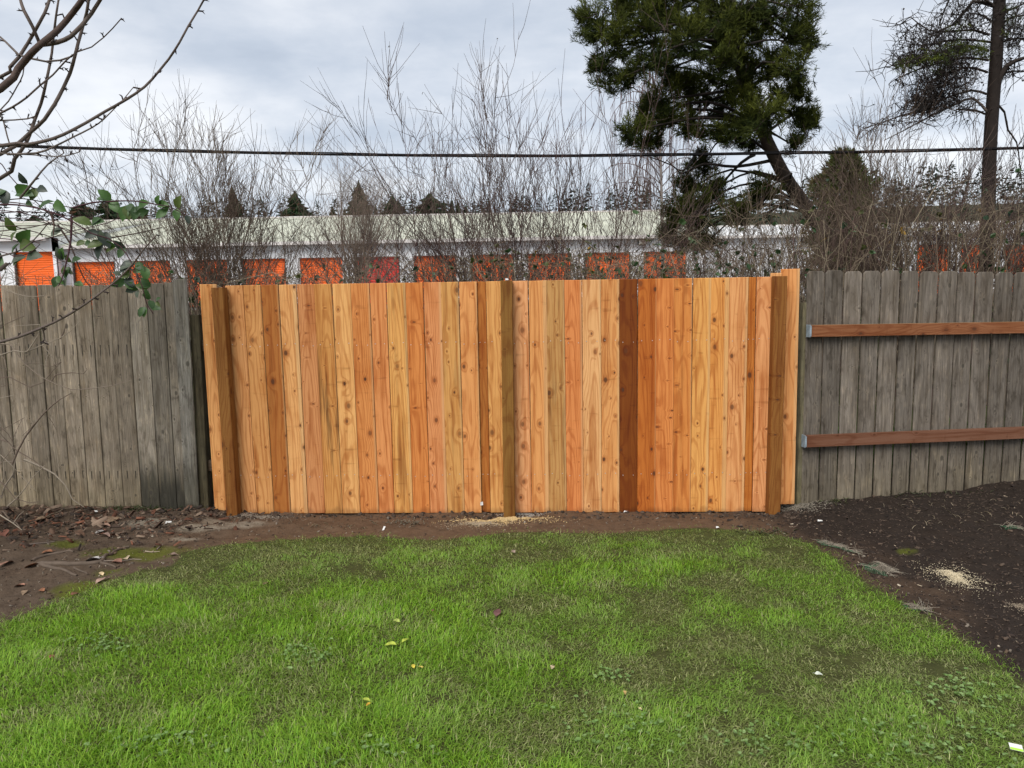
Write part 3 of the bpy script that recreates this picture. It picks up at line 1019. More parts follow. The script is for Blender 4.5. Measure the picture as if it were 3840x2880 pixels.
def conifer(label, px, top, Y, wpx, seed, n=420, rust=0.0, round_=False, col=(0.034, 0.060, 0.027), group=None, name='conifer_tree'):
    tp = P(px, top, Y)
    bz = gz(tp.x, Y)
    h = tp.z - bz
    o = thing(name, label, 'tree', (tp.x, Y, bz), group)
    v, f, c = conifer_geo((tp.x, Y, bz), h, wpx / F * Y * 0.58, seed, int(n * 2.2), col, rust, round_)
    world_mesh('crown', v, f, M_NEEDLE, o, None, False, c)
    t = Tubes(6)
    t.add([(tp.x, Y, bz - .3), (tp.x, Y, bz + h * .5), (tp.x, Y, bz + h * .97)], h * .018, h * .003, (0.05, 0.04, 0.03))
    t.build('trunk', M_BARK, o)
    return o


for i, a in enumerate((
    ('brown-tinged conifer spire rising behind the bare bush over the left fence', 870, 705, 85, 100, 600, .25, False),
    ('broad green conifer behind the roof, left of the tall brownish one', 1105, 722, 90, 150, 600, .1, False),
    ('tallest brownish conifer above the middle of the long roof', 1345, 683, 90, 120, 700, .18, False),
    ('dark broad conifer just right of the tall brownish conifer above the roof', 1470, 735, 95, 170, 700, .0, False),
    ('dark rounded conifer above the roof, last broad one before the slim row', 1612, 732, 95, 140, 700, .0, True),
    ('first slim spire of the small row of conifers above the roof', 1663, 750, 120, 60, 300, .0, False),
    ('second slim spire of the small row of conifers above the roof', 1694, 746, 120, 64, 300, .0, False),
    ('third slim spire of the small row of conifers above the roof', 1716, 752, 122, 58, 300, .0, False),
    ('fourth slim spire, a little apart from the row above the roof', 1748, 768, 122, 62, 300, .0, False),
    ('tiny lone conifer at the right of the row above the roof', 1808, 772, 130, 34, 200, .0, False),
    ('small pointed conifer between the two broad ones left of the tall brownish one', 1245, 772, 105, 80, 300, .2, False),
    ('low reddish conifer at the foot of the tall brownish one', 1292, 782, 100, 70, 300, .5, False),
    ('short dark conifer in the gap right of the tall brownish one', 1408, 772, 105, 70, 300, .0, False),
    ('round dark pine above the left end of the roof behind bramble leaves', 312, 764, 80, 125, 500, .05, True),
    ('ragged dark pine beside the round one above the left end of the roof', 405, 752, 82, 110, 500, .05, True),
    ('low dark evergreen between the ragged pine and the bare bush', 500, 786, 84, 160, 400, .1, True),
    ('grey-green treetop low over the far left end of the roof', 130, 812, 130, 150, 400, .0, True),
)):
    lb, px, top, Y, wp, n, rust, rd = a
    conifer(lb, px, top, Y, wp, 100 + i, n, rust, rd)

# wooded hill: nobody could count it
rg = np.random.default_rng(5)
fv, ff, fc, nb = [], [], [], 0
for k in range(640):
    Y0 = rg.uniform(230, 360)
    X0 = rg.uniform(-0.95, 1.0) * Y0
    h = rg.uniform(10, 19) * (0.8 if X0 < 20 else 1.0)
    v, f, c = conifer_geo((X0, Y0, gz(X0, Y0) - 0.5), h, h * rg.uniform(.13, .20), 1000 + k, 46, (0.030, 0.045, 0.030))
    fv.append(v); ff.append(f + nb); fc.append(c); nb += len(v)
forest = world_mesh('forest', np.concatenate(fv), np.concatenate(ff), M_NEEDLE, None, (0, 290, 14), False, np.concatenate(fc))
tag(forest, 'dark conifer forest along the distant hill behind the storage roofs', 'forest', None, 'stuff')


# ------------------------------------------------------------------ bare shrubs
def shrub_tubes(T, base, n_stems, height, spread, lean, seed, r0=0.013, side=9, sub=4, straight=0.5, twig=0.35, cols=None, tips=None, bs=0.14):
    rg = np.random.default_rng(seed)
    cols = cols or [(0.10, 0.075, 0.055), (0.13, 0.10, 0.075), (0.085, 0.055, 0.045), (0.15, 0.12, 0.09)]
    base = np.array(base, float)
    up = np.array([0, 0, 1.0])

    def grow(p, d, L, n, upk, jit):
        pts = [p.copy()]
        for _ in range(n):
            d = d + up * upk + rg.normal(0, jit, 3)
            d = d / np.linalg.norm(d)
            p = p + d * (L / n)
            pts.append(p.copy())
        return pts

    for s in range(n_stems):
        az = rg.uniform(0, 2 * math.pi)
        tilt = abs(rg.normal(0, spread))
        d = np.array([math.cos(az) * math.sin(tilt) + lean[0], 0.7 * math.sin(az) * math.sin(tilt) + lean[1], math.cos(tilt)])
        d /= np.linalg.norm(d)
        L = height * rg.uniform(0.55, 1.05)
        p = base + np.array([rg.normal(0, bs), rg.normal(0, bs * .7), 0])
        main = grow(p, d, L, 9, 0.05 * (1 - straight) + 0.03, 0.085)
        col = cols[rg.integers(len(cols))]
        rr = r0 * rg.uniform(0.6, 1.2)
        T.add(main, rr, rr * 0.16, col)
        for k in range(side):
            t = rg.uniform(0.18, 0.98)
            i = min(int(t * 9), 8)
            q = main[i] + (main[i + 1] - main[i]) * (t * 9 - i)
            td = main[i + 1] - main[i]
            td = td / np.linalg.norm(td)
            ax = rg.normal(0, 1, 3)
            ax -= td * ax.dot(td)
            ax /= np.linalg.norm(ax)
            d2 = td + ax * rg.uniform(0.35, 0.95)
            d2 /= np.linalg.norm(d2)
            L2 = (L * (1 - t) * 0.62 + twig) * rg.uniform(0.5, 1.15)
            br = grow(q, d2, L2, 5, 0.09, 0.09)
            r2 = max(rr * (1 - t) * 0.55, 0.0026)
            T.add(br, r2 * 1.25, 0.0015, col)
            if tips is not None: tips.append(br[-1])
            for j in range(sub):
                u = rg.uniform(0.15, 0.95)
                ii_ = min(int(u * 5), 4)
                q2 = br[ii_] + (br[ii_ + 1] - br[ii_]) * (u * 5 - ii_)
                ax = rg.normal(0, 1, 3)
                d3 = (br[ii_ + 1] - br[ii_]) / (L2 / 5) + ax * 0.42
                d3 /= np.linalg.norm(d3)
                tw = grow(q2, d3, twig * rg.uniform(0.4, 1.2), 3, 0.10, 0.10)
                T.add(tw, 0.0027, 0.0013, col)
                if tips is not None: tips.append(tw[-1])


def shrub(name, label, px, Y, top, n, spread, lean, seed, group=None, **kw):
    p = P(px, 1000, Y)
    bz = gz(p.x, Y)
    h = P(px, top, Y).z - bz
    o = thing(name, label, 'bush', (p.x, Y, bz), group)
    T = Tubes(3)
    tips = []
    shrub_tubes(T, (p.x, Y, bz - .05), n, h, spread, lean, seed, tips=tips, **kw)
    T.build('stems', M_TWIG, o)
    rg = np.random.default_rng(seed + 9)
    lv = Leaves()
    for q in tips:
        if rg.random() < 0.03:
            lv.leaf(q, rdir(-.3), rdir(1), rg.uniform(.02, .035), .012, (0.10, 0.065, 0.035))
    if lv.n:
        lv.build('withered_leaves', M_LEAF, o)
    return o


BROWN = [(0.085, 0.058, 0.042), (0.11, 0.08, 0.058), (0.07, 0.048, 0.036), (0.14, 0.105, 0.075)]
PURP = [(0.075, 0.042, 0.038), (0.09, 0.06, 0.05), (0.06, 0.04, 0.036), (0.11, 0.08, 0.065)]
shrub('bare_bush', 'wide bare twiggy bush fanning up behind the left end of the cedar fence', 800, 8.6, 385, 40, 0.46, (0.02, 0), 21, r0=0.011, side=14, sub=6, straight=.1, twig=.40, cols=BROWN, bs=.2)
shrub('bare_bush', 'loose bare bush leaning left between the cable and the roof left of centre', 1560, 9.0, 560, 10, 0.50, (-0.10, 0), 22, r0=.009, side=12, sub=5, straight=.2, twig=.42, cols=PURP, bs=.45)
shrub('bare_bush', 'tall bare bush with long shoots fanning left over the middle of the fence', 2060, 8.4, 190, 27, 0.40, (-0.30, 0), 23, r0=0.011, side=13, sub=4, straight=.5, twig=.45, cols=PURP, bs=.3)
shrub('bare_bush', 'bare upright bush directly behind the centre post', 1860, 9.2, 330, 15, 0.36, (0.02, 0), 24, r0=0.010, side=12, sub=4, straight=.5, twig=.42, cols=PURP, bs=.5)
shrub('bare_bush', 'bare bush with reddish shoots just left of the pine foliage', 2200, 9.6, 470, 15, 0.46, (0.04, 0), 25, r0=.009, side=12, sub=5, straight=.3, twig=.42, cols=PURP, bs=.5)
shrub('bare_bush', 'pale thin bush between the leaning pine trunk and the olive evergreen', 3010, 8.8, 570, 20, 0.50, (0.0, 0), 26, r0=.009, side=11, sub=5, straight=.2, twig=.38, cols=BROWN, bs=.4)
shrub('bare_bush', 'tallest bare bush in the sky gap between the two big trees', 3330, 8.8, 350, 26, 0.42, (0.0, 0), 27, r0=0.010, side=12, sub=5, straight=.4, twig=.42, cols=BROWN, bs=.4)
shrub('bare_bush', 'tangled bare bush close left of the dark right trunk', 3560, 8.4, 540, 24, 0.55, (0, 0), 28, r0=.009, side=12, sub=5, straight=.1, twig=.4, cols=PURP, bs=.5)
shrub('bare_bush', 'bare bush at the right edge beyond the dark trunk', 3860, 8.6, 500, 24, 0.5, (0, 0), 29, r0=.009, side=12, sub=5, straight=.2, twig=.4, cols=PURP, bs=.5)
shrub('bare_bush', 'small far bare tree showing pale twigs above the roof left of centre', 1320, 20, 640, 20, 0.30, (0, 0), 30, r0=0.03, side=14, sub=6, twig=.8, cols=[(0.20, 0.15, 0.12), (0.17, 0.13, 0.10)])
shrub('bare_bush', 'bare bush behind the cedar fence between the leaning pine trunk and its foliage', 2680, 8.9, 700, 20, 0.55, (0, 0), 32, r0=.008, side=11, sub=5, straight=.1, twig=.36, cols=BROWN, bs=.6)


# ------------------------------------------------------------------ bramble and dry brush behind the fences
def thicket(name, label, px0, px1, topf, n, seed, leaf_n, y0=7.0, y1=9.6, leafcols=None, cols=None):
    rg = np.random.default_rng(seed)
    T = Tubes(3)
    lv = Leaves()
    cols = cols or [(0.13, 0.095, 0.065), (0.17, 0.13, 0.09), (0.09, 0.055, 0.045), (0.22, 0.18, 0.12), (0.10, 0.075, 0.05)]
    leafcols = leafcols or [(0.035, 0.075, 0.025), (0.05, 0.10, 0.03), (0.028, 0.055, 0.026), (0.09, 0.10, 0.03)]
    for k in range(n):
        px = rg.uniform(px0, px1)
        Yq = rg.uniform(y0, y1)
        topz = P(px, topf(px) + rg.uniform(0, 150) * rg.random(), Yq).z
        x0 = P(px, 1000, Yq).x
        b0 = gz(x0, Yq)
        hgt = max(topz - b0, 0.3)
        run = rg.normal(0, 0.95)
        dy = rg.normal(0, 0.3)
        pts = []
        droop = rg.uniform(0.1, 1.0)
        wob = rg.normal(0, .10, 2)
        for i in range(8):
            t = i / 7
            z = b0 + hgt * (math.sin(min(1, t * (1 + droop)) * math.pi / 2) if t * (1 + droop) < 1 else 1 - 0.7 * (t * (1 + droop) - 1) ** 1.5)
            pts.append((x0 + run * t ** 1.4 + wob[0] * math.sin(t * 7) + rg.normal(0, .02), Yq + dy * t + rg.normal(0, .025), z + wob[1] * math.sin(t * 6) + rg.normal(0, .02)))
        col = cols[rg.integers(len(cols))]
        T.add(pts, rg.uniform(.003, .007), .0012, col)
        for j in range(rg.integers(1, 5)):
            i = rg.integers(2, 7)
            p = np.array(pts[i])
            d = rg.normal(0, 1, 3); d[2] = abs(d[2]) * .6
            d /= np.linalg.norm(d)
            L = rg.uniform(.12, .5)
            T.add([p, p + d * L * .5 + rg.normal(0, .02, 3), p + d * L + np.array([0, 0, .03])], .0026, .001, col)
        if rg.random() < leaf_n:
            for i in range(3, 8):
                if rg.random() < .6:
                    p = Vector(pts[i])
                    lc = leafcols[rg.integers(len(leafcols))]
                    if rg.random() < .04: lc = (0.35, 0.20, 0.02)
                    d0 = rdir(-.2)
                    for s in range(3):
                        lv.leaf(p, (d0 + rdir() * .7), rdir(1.2), rg.uniform(.04, .075), rg.uniform(.028, .05), lc)
    o = thing(name, label, 'thicket', (P((px0 + px1) / 2, 1000, (y0 + y1) / 2).x, (y0 + y1) / 2, 0.4))
    T.build('canes', M_TWIG, o)
    lv.build('leaves', M_LEAF, o)
    o['kind'] = 'stuff'
    return o


thicket('bramble_thicket', 'dry reddish brush low behind the left grey fence', -500, 830, lambda p: 1000, 150, 41, .10, 6.6, 9.0)
thicket('bramble_thicket', 'tangled dry canes and dark leaves low behind the left half of the cedar fence', 800, 1900, lambda p: 1010 - 60 * sstep(p, 1250, 1650), 230, 42, .16)
thicket('bramble_thicket', 'green bramble leaves and canes behind the right half of the cedar fence', 1850, 2960, lambda p: 960 - 40 * sstep(p, 2300, 2700) - 60 * math.exp(-((p - 2130) / 90) ** 2), 460, 43, .28)
thicket('bramble_thicket', 'dense brown bramble tangle behind the right grey fence', 2900, 4500, lambda p: 755 + 60 * math.sin(p * .013), 640, 44, .22, 6.9, 10.5)


# ------------------------------------------------------------------ needle tufts
class Needles:
    def __init__(self):
        self.p, self.d, self.L, self.W, self.c = [], [], [], [], []

    def tuft(self, pos, d, n, L, col, rg, wide=0.75, W=0.0042):
        d = np.array(d, float)
        dirs = d[None] + rg.normal(0, wide, (n, 3))
        dirs /= np.linalg.norm(dirs, axis=1, keepdims=True)
        off = d[None] * rg.uniform(-0.06, 0.06, (n, 1))
        self.p.append(np.array(pos)[None] + off)
        self.d.append(dirs)
        self.L.append(L * rg.uniform(.7, 1.2, n))
        self.W.append(np.full(n, W))
        self.c.append(np.array(col)[None] * rg.uniform(.7, 1.35, (n, 1)))

    def build(self, name, mat, parent):
        p, d, L, W, c = (np.concatenate(q) for q in (self.p, self.d, self.L, self.W, self.c))
        side = np.cross(d, RNG.normal(size=d.shape))
        side /= np.linalg.norm(side, axis=1, keepdims=True) + 1e-9
        a, b, e = p - side * W[:, None] / 2, p + side * W[:, None] / 2, p + d * L[:, None]
        m = p + d * (L * .55)[:, None]
        v = np.stack([a, b, m + side * W[:, None] * .6, e, m - side * W[:, None] * .6], 1).reshape(-1, 3)
        i = np.arange(len(p)) * 5
        f = np.concatenate([np.stack([i, i + 1, i + 2], -1), np.stack([i, i + 2, i + 4], -1), np.stack([i + 4, i + 2, i + 3], -1)])
        return world_mesh(name, v, f, mat, parent, None, False, np.repeat(c, 5, 0))


# bulky evergreen behind the twigs -------------------------------------------
EY = 26.0
e0 = P(3165, 580, EY)
ez = gz(e0.x, EY)
ever = thing('evergreen_tree', 'bulky olive evergreen behind bare twigs, left of the dark right trunk', 'tree', (e0.x, EY, ez))
N = Needles()
rg = np.random.default_rng(301)
for k in range(1500):
    t = 1 - rg.random() ** 1.15
    a = rg.uniform(0, 6.28)
    r = (100 / F * EY) * (.25 + .75 * min(1, ((1 - t) / .30)) ** .7) * (.35 + .75 * rg.random()) * (1 + .28 * math.sin(a * 2 + t * 19))
    p0 = np.array([e0.x + r * math.cos(a), EY + r * math.sin(a), ez + (e0.z - ez) * t])
    N.tuft(p0, (math.cos(a) * .6, math.sin(a) * .6, .6), 9, .30, [(.060, .072, .020), (.050, .066, .018), (.085, .070, .03)][rg.integers(3)], rg, .5, .035)
N.build('crown', M_NEEDLE, ever)
T = Tubes(6)
T.add([(e0.x, EY, ez - .3), (e0.x, EY, ez + 3), (e0.x, EY, e0.z - .4)], .22, .03, (.05, .04, .03))
T.build('trunk', M_BARK, ever)

# leaning pine -------------------------------------------------------
PY = 11.0
base = P(3215, 1090, PY)
pine = thing('pine_tree', 'big dark green pine with a leaning trunk behind the cedar fence', 'tree', (base.x, PY, gz(base.x, PY)))
T = Tubes(8)
trunk_px = [(3215, 1160), (3130, 960), (3040, 800), (2960, 690), (2905, 590), (2850, 470), (2795, 330), (2765, 200), (2745, 60), (2730, -160), (2720, -420)]
trunk = [P(x, y, PY + 0.15 * math.sin(i)) for i, (x, y) in enumerate(trunk_px)]
trunk[0].z = gz(trunk[0].x, PY) - .2
T.add(spline(trunk, .2), 0.135, 0.06, (0.036, 0.026, 0.019))
T.build('trunk', M_BARK, pine)
rg = np.random.default_rng(77)
# clumps of foliage as the picture shows them: centre px, half sizes px, density
CL = [(1262, 40, 26, 38), (1300, 55, 45, 55), (1345, 25, 55, 45), (1330, 100, 45, 35), (1300, 140, 30, 30), (1325, 175, 42, 26), (1370, 150, 32, 34), (1400, 70, 45, 55),
      (1450, 30, 60, 50), (1520, 25, 70, 50), (1600, 20, 75, 45), (1680, 25, 70, 50), (1735, 40, 38, 50), (1700, 90, 50, 40), (1640, 80, 45, 40), (1480, 95, 50, 40),
      (1745, 95, 24, 26), (1720, 150, 36, 34), (1735, 200, 28, 30), (1715, 250, 38, 34), (1740, 265, 22, 26), (1690, 205, 34, 30), (1660, 260, 40, 36), (1620, 225, 38, 32),
      (1560, 130, 45, 38), (1530, 175, 48, 34), (1475, 175, 42, 34), (1430, 215, 40, 36), (1390, 250, 38, 32), (1360, 285, 34, 26), (1395, 305, 30, 22), (1440, 265, 36, 30),
      (1500, 225, 48, 36), (1560, 230, 42, 34), (1590, 285, 40, 34), (1610, 310, 34, 24), (1715, 315, 22, 20), (1540, 285, 36, 30), (1490, 280, 28, 24),
      (1520, 350, 30, 30), (1490, 410, 38, 36), (1465, 460, 36, 34), (1510, 455, 42, 40), (1540, 410, 26, 32), (1480, 520, 36, 36), (1440, 500, 24, 24), (1530, 520, 34, 34), (1640, 420, 28, 36), (1600, 460, 26, 30),
      (1580, 120, 40, 40), (1600, 190, 36, 36), (1625, 255, 30, 28), (1570, 60, 40, 40), (1440, 150, 30, 30), (1420, 40, 45, 40), (1480, 60, 45, 40), (1670, 140, 40, 36), (1400, 10, 60, 40), (1560, 70, 50, 45), (1620, 150, 35, 35), (1410, 120, 30, 30),
      (1500, -60, 120, 50), (1650, -60, 110, 50), (1350, -50, 90, 40), (1560, -150, 170, 60)]
N = Needles()
LB = Tubes(4)
for ci, (cx, cy, rx, ry_) in enumerate(CL):
    px, py = cx * S, cy * S
    Yc = PY + rg.uniform(-1.3, 0.7)
    C = np.array(P(px, py, Yc))
    sxm, szm = rx * S / F * PY, ry_ * S / F * PY
    sym = 0.75 * max(sxm, szm)
    # limb from the nearest higher place on the trunk
    tz = min(trunk[1:], key=lambda q: abs((q.z - 0.1) - C[2] * 1.0) + 0.2 * abs(q.x - C[0]))
    t0 = np.array(tz)
    midp = (t0 + C) / 2 + np.array([0, 0, 0.22]) + rg.normal(0, .12, 3)
    LB.add(spline([t0, midp, C], .22), .030 if cy < 330 else .022, .010, (0.032, 0.024, 0.019))
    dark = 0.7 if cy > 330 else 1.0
    for b_ in range(int((5.4 if cy < 330 else 9.5) * (rx * ry_) / 1400) + 5):       # boughs, each with needle tufts out to its tip
        q = rg.normal(0, 1, 3)
        q /= np.linalg.norm(q)
        st = C + rg.normal(0, .25, 3) * np.array([sxm, sym, szm])
        en = C + q * np.array([sxm, sym, szm]) * rg.uniform(.75, 1.2)
        en[2] += .03
        sag = (st + en) / 2 - np.array([0, 0, .05])
        LB.add([st, sag, en], .009, .003, (0.036, 0.026, 0.02))
        for k in range(17):
            u = rg.random() ** .75
            pos = st * (1 - u) ** 2 + sag * 2 * u * (1 - u) + en * u * u + rg.normal(0, .045, 3)
            d = (en - st)
            d = d / (np.linalg.norm(d) + 1e-6) * .9 + np.array([0, 0, .5]) + rg.normal(0, .3, 3)
            d /= np.linalg.norm(d)
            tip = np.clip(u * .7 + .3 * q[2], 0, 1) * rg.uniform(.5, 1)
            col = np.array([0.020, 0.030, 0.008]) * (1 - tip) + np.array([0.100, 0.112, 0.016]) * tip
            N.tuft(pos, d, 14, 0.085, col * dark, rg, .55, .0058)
# bare dead limbs low on the pine
for pts_ in (((2900, 600), (2760, 625), (2640, 615), (2560, 650), (2520, 620), (2440, 590)), ((2620, 560), (2560, 640), (2500, 600)), ((2960, 690), (2880, 740), (2800, 790), (2730, 850)),
             ((2830, 580), (2780, 610), (2700, 700), (2640, 800)), ((3040, 800), (2960, 760), (2880, 800), (2820, 860)), ((2870, 500), (2980, 420), (3040, 370)), ((2790, 330), (2700, 300), (2600, 260), (2480, 250)),
             ((2770, 200), (2660, 150), (2520, 120), (2380, 140)), ((2860, 480), (2740, 440), (2600, 440), (2480, 470)), ((2760, 180), (2880, 150), (2990, 160))):
    LB.add(spline([P(x, y, PY + rg.uniform(-.5, .5)) for x, y in pts_], .15), .026, .007, (0.034, 0.027, 0.022))
LB.build('limbs', M_BARK, pine)
N.build('crown', M_NEEDLE, pine)

# dark tree at the right -------------------------------------------------
TY = 9.8
b0 = P(3700, 1090, TY)
rt = thing('tree', 'dark straight-trunked tree with drooping cone-hung branches at the right', 'tree', (b0.x, TY, gz(b0.x, TY)))
T = Tubes(8)
tp = [(3692, 1150), (3700, 960), (3706, 760), (3712, 560), (3722, 400), (3734, 250), (3742, 100), (3752, -80), (3760, -400)]
tw = [P(x, y, TY) for x, y in tp]
tw[0].z = gz(tw[0].x, TY) - .2
T.add(spline(tw, .2), .100, .065, (0.020, 0.014, 0.011))
T.build('trunk', M_BARK, rt)
LB, N, CN = Tubes(4), Needles(), Leaves()
rg = np.random.default_rng(91)


def c4(x, y):
    return (2840 + x / 2.212, y / 2.212)


limbs = [[(1975, 745), (2015, 640), (2075, 540), (2220, 478), (2400, 440)], [(1990, 220), (1880, 130), (1800, 110), (1700, 120)], [(2000, 60), (1790, 10), (1700, 120), (1620, 205), (1480, 270), (1350, 320)],
         [(2000, -150), (1640, -80), (1590, 0), (1540, 110), (1495, 250)], [(1905, 925), (1790, 815), (1650, 862), (1500, 930), (1350, 1010), (1200, 1090), (1050, 1165)], [(1885, 945), (1800, 912), (1650, 905)],
         [(1900, 780), (1780, 750), (1600, 800), (1450, 870), (1300, 925), (1150, 975), (985, 1030)], [(1930, 290), (1800, 250), (1600, 260), (1420, 250), (1330, 190), (1270, 140), (1180, 205)],
         [(1920, 420), (1750, 380), (1560, 420), (1350, 480), (1200, 530), (1060, 555)], [(1910, 600), (1750, 560), (1560, 620), (1400, 720), (1280, 830), (1190, 905)], [(1920, 500), (1700, 480), (1450, 540), (1250, 610), (1140, 660)],
         [(1940, 350), (1750, 330), (1550, 340), (1380, 380), (1230, 330), (1250, 250)], [(2010, 200), (2120, 140), (2300, 120)], [(2000, 360), (2150, 320), (2350, 330)], [(2020, 620), (2120, 590), (2300, 600)],
         [(1990, 860), (2050, 930), (2080, 1080), (2150, 1180), (2180, 1400), (2195, 1620)], [(2040, 100), (2150, 60), (2300, -20)], [(1960, 40), (1860, -20), (1700, -60)]]
for li, pl in enumerate(limbs):
    Yl = TY + rg.uniform(-.6, .6)
    n = len(pl)
    pts_ = [P(*c4(x, y), TY + (Yl - TY) * i / n) for i, (x, y) in enumerate(pl)]
    sp = spline(pts_, .10)
    r0 = {0: .048, 2: .032, 3: .024, 4: .02}.get(li, .017)
    colb = (0.12, 0.095, 0.08) if li == 4 else (0.035, 0.027, 0.022)
    LB.add(sp, r0, .005, colb)
    for k in range(len(sp) * 3):
        q = np.array(sp[rg.integers(len(sp) // 5, len(sp))])
        if li == 15 or (li == 4 and rg.random() < .6):
            continue
        L = rg.uniform(.1, .42)
        d = rg.normal(0, 1, 3)
        d[2] -= 0.25
        d /= np.linalg.norm(d)
        e1 = q + d * L * .5 + rg.normal(0, .03, 3)
        e2 = q + d * L + np.array([0, 0, rg.uniform(-.09, .07)])
        LB.add([q, e1, e2], .0058, .0024, (0.026, 0.019, 0.016))
        for j in range(2):
            dd = rg.normal(0, 1, 3); dd /= np.linalg.norm(dd)
            LB.add([e1, e1 + dd * .08, e1 + dd * .16 + np.array([0, 0, -.02])], .0036, .0018, (0.026, 0.019, 0.016))
        if rg.random() < (.30 if li not in (0, 12, 13, 14) else .12):
            CN.leaf(e2, (0.1, 0, -1), rdir(), .028, .020, (0.03, 0.024, 0.020))
            CN.leaf(e2, (-.1, .1, -1), rdir(), .028, .020, (0.03, 0.024, 0.020))
# heavy clump of cones and twigs, and the green sprays above it
for cx, cy, rx, ry_, n in ((1460, 830, 250, 130, 360), (1560, 700, 230, 130, 210), (1380, 900, 120, 60, 160), (1600, 560, 190, 110, 220), (1450, 350, 190, 140, 140), (1700, 180, 150, 120, 120), (2100, 250, 130, 200, 160), (1300, 480, 140, 70, 100)):
    for k in range(n):
        q = rg.normal(0, .5, 2)
        p0 = np.array(P(*c4(cx + q[0] * rx, cy + q[1] * ry_), TY + rg.normal(0, .3)))
        d = rdir(-.4)
        CN.leaf(p0, d, rdir(), rg.uniform(.025, .04), .022, (0.022, 0.018, 0.016))
        LB.add([p0, p0 - np.array(d) * .10, p0 - np.array(d) * .22 + np.array([0, 0, .06])], .0040, .0020, (0.022, 0.016, 0.013))
for cx, cy, rx, ry_, n in ((1700, 400, 170, 55, 110), (1520, 470, 150, 55, 110), (1320, 500, 130, 40, 75), (1200, 540, 80, 40, 40), (1850, 420, 80, 70, 40), (2100, 180, 120, 140, 40), (1560, 590, 130, 50, 20), (1650, 250, 130, 60, 14)):
    for k in range(n):
        q = rg.normal(0, .55, 2)
        p0 = np.array(P(*c4(cx + q[0] * rx, cy + q[1] * ry_), TY + rg.normal(0, .3)))
        N.tuft(p0, rdir(.2), 12, .06, (0.085, 0.105, 0.018) if rg.random() < .5 else (0.04, 0.055, 0.016), rg)
LB.build('limbs', M_BARK, rt)
CN.build('cones', M_LEAF, rt)
N.build('crown', M_NEEDLE, rt)

# weeping birch half hidden left of the pine -----------------------------------
BY = 15.0
bb = P(2485, 1000, BY)
birch = thing('birch_tree', 'bare weeping birch with slim pale trunk showing left of the pine', 'tree', (bb.x, BY, gz(bb.x, BY)))
T, LB = Tubes(6), Tubes(3)
tr = [P(x, y, BY) for x, y in ((2490, 1150), (2484, 900), (2480, 700), (2476, 540), (2468, 420), (2450, 300))]
tr[0].z = gz(tr[0].x, BY) - .2
T.add(spline(tr, .3), .045, .012, (0.30, 0.26, 0.24))
T.build('trunk', M_BARK, birch)
rg = np.random.default_rng(55)
for k in range(46):
    t = rg.uniform(.35, .98)
    i = min(int(t * 5), 4)
    q = np.array(tr[i]) * (1 - (t * 5 - i)) + np.array(tr[i + 1]) * (t * 5 - i)
    a = rg.uniform(0, 2 * math.pi)
    L = rg.uniform(.6, 1.7)
    d = np.array([math.cos(a), math.sin(a) * .6, 0])
    arch = [q, q + d * L * .4 + np.array([0, 0, .35]), q + d * L * .8 + np.array([0, 0, .3]), q + d * L * 1.05 + np.array([0, 0, -.1])]
    sp = spline(arch, .15)
    LB.add(sp, .012, .004, (0.16, 0.11, 0.10))
    for j in range(16):
        p0 = np.array(sp[rg.integers(2, len(sp))])
        dl = rg.uniform(.4, 1.3)
        pts_ = [p0 + np.array([rg.normal(0, .05) * s, rg.normal(0, .05) * s, -dl * s]) for s in (0, .3, .6, 1)]
        LB.add(pts_, .0036, .0018, (0.15, 0.09, 0.085))
LB.build('limbs', M_TWIG, birch)


# ------------------------------------------------------------------ cherry tree reaching in from the left
def c1(x, y): return (x / 2.212, y / 2.212)


def c5(x, y): return (x / 2.212, 600 + y / 2.212)


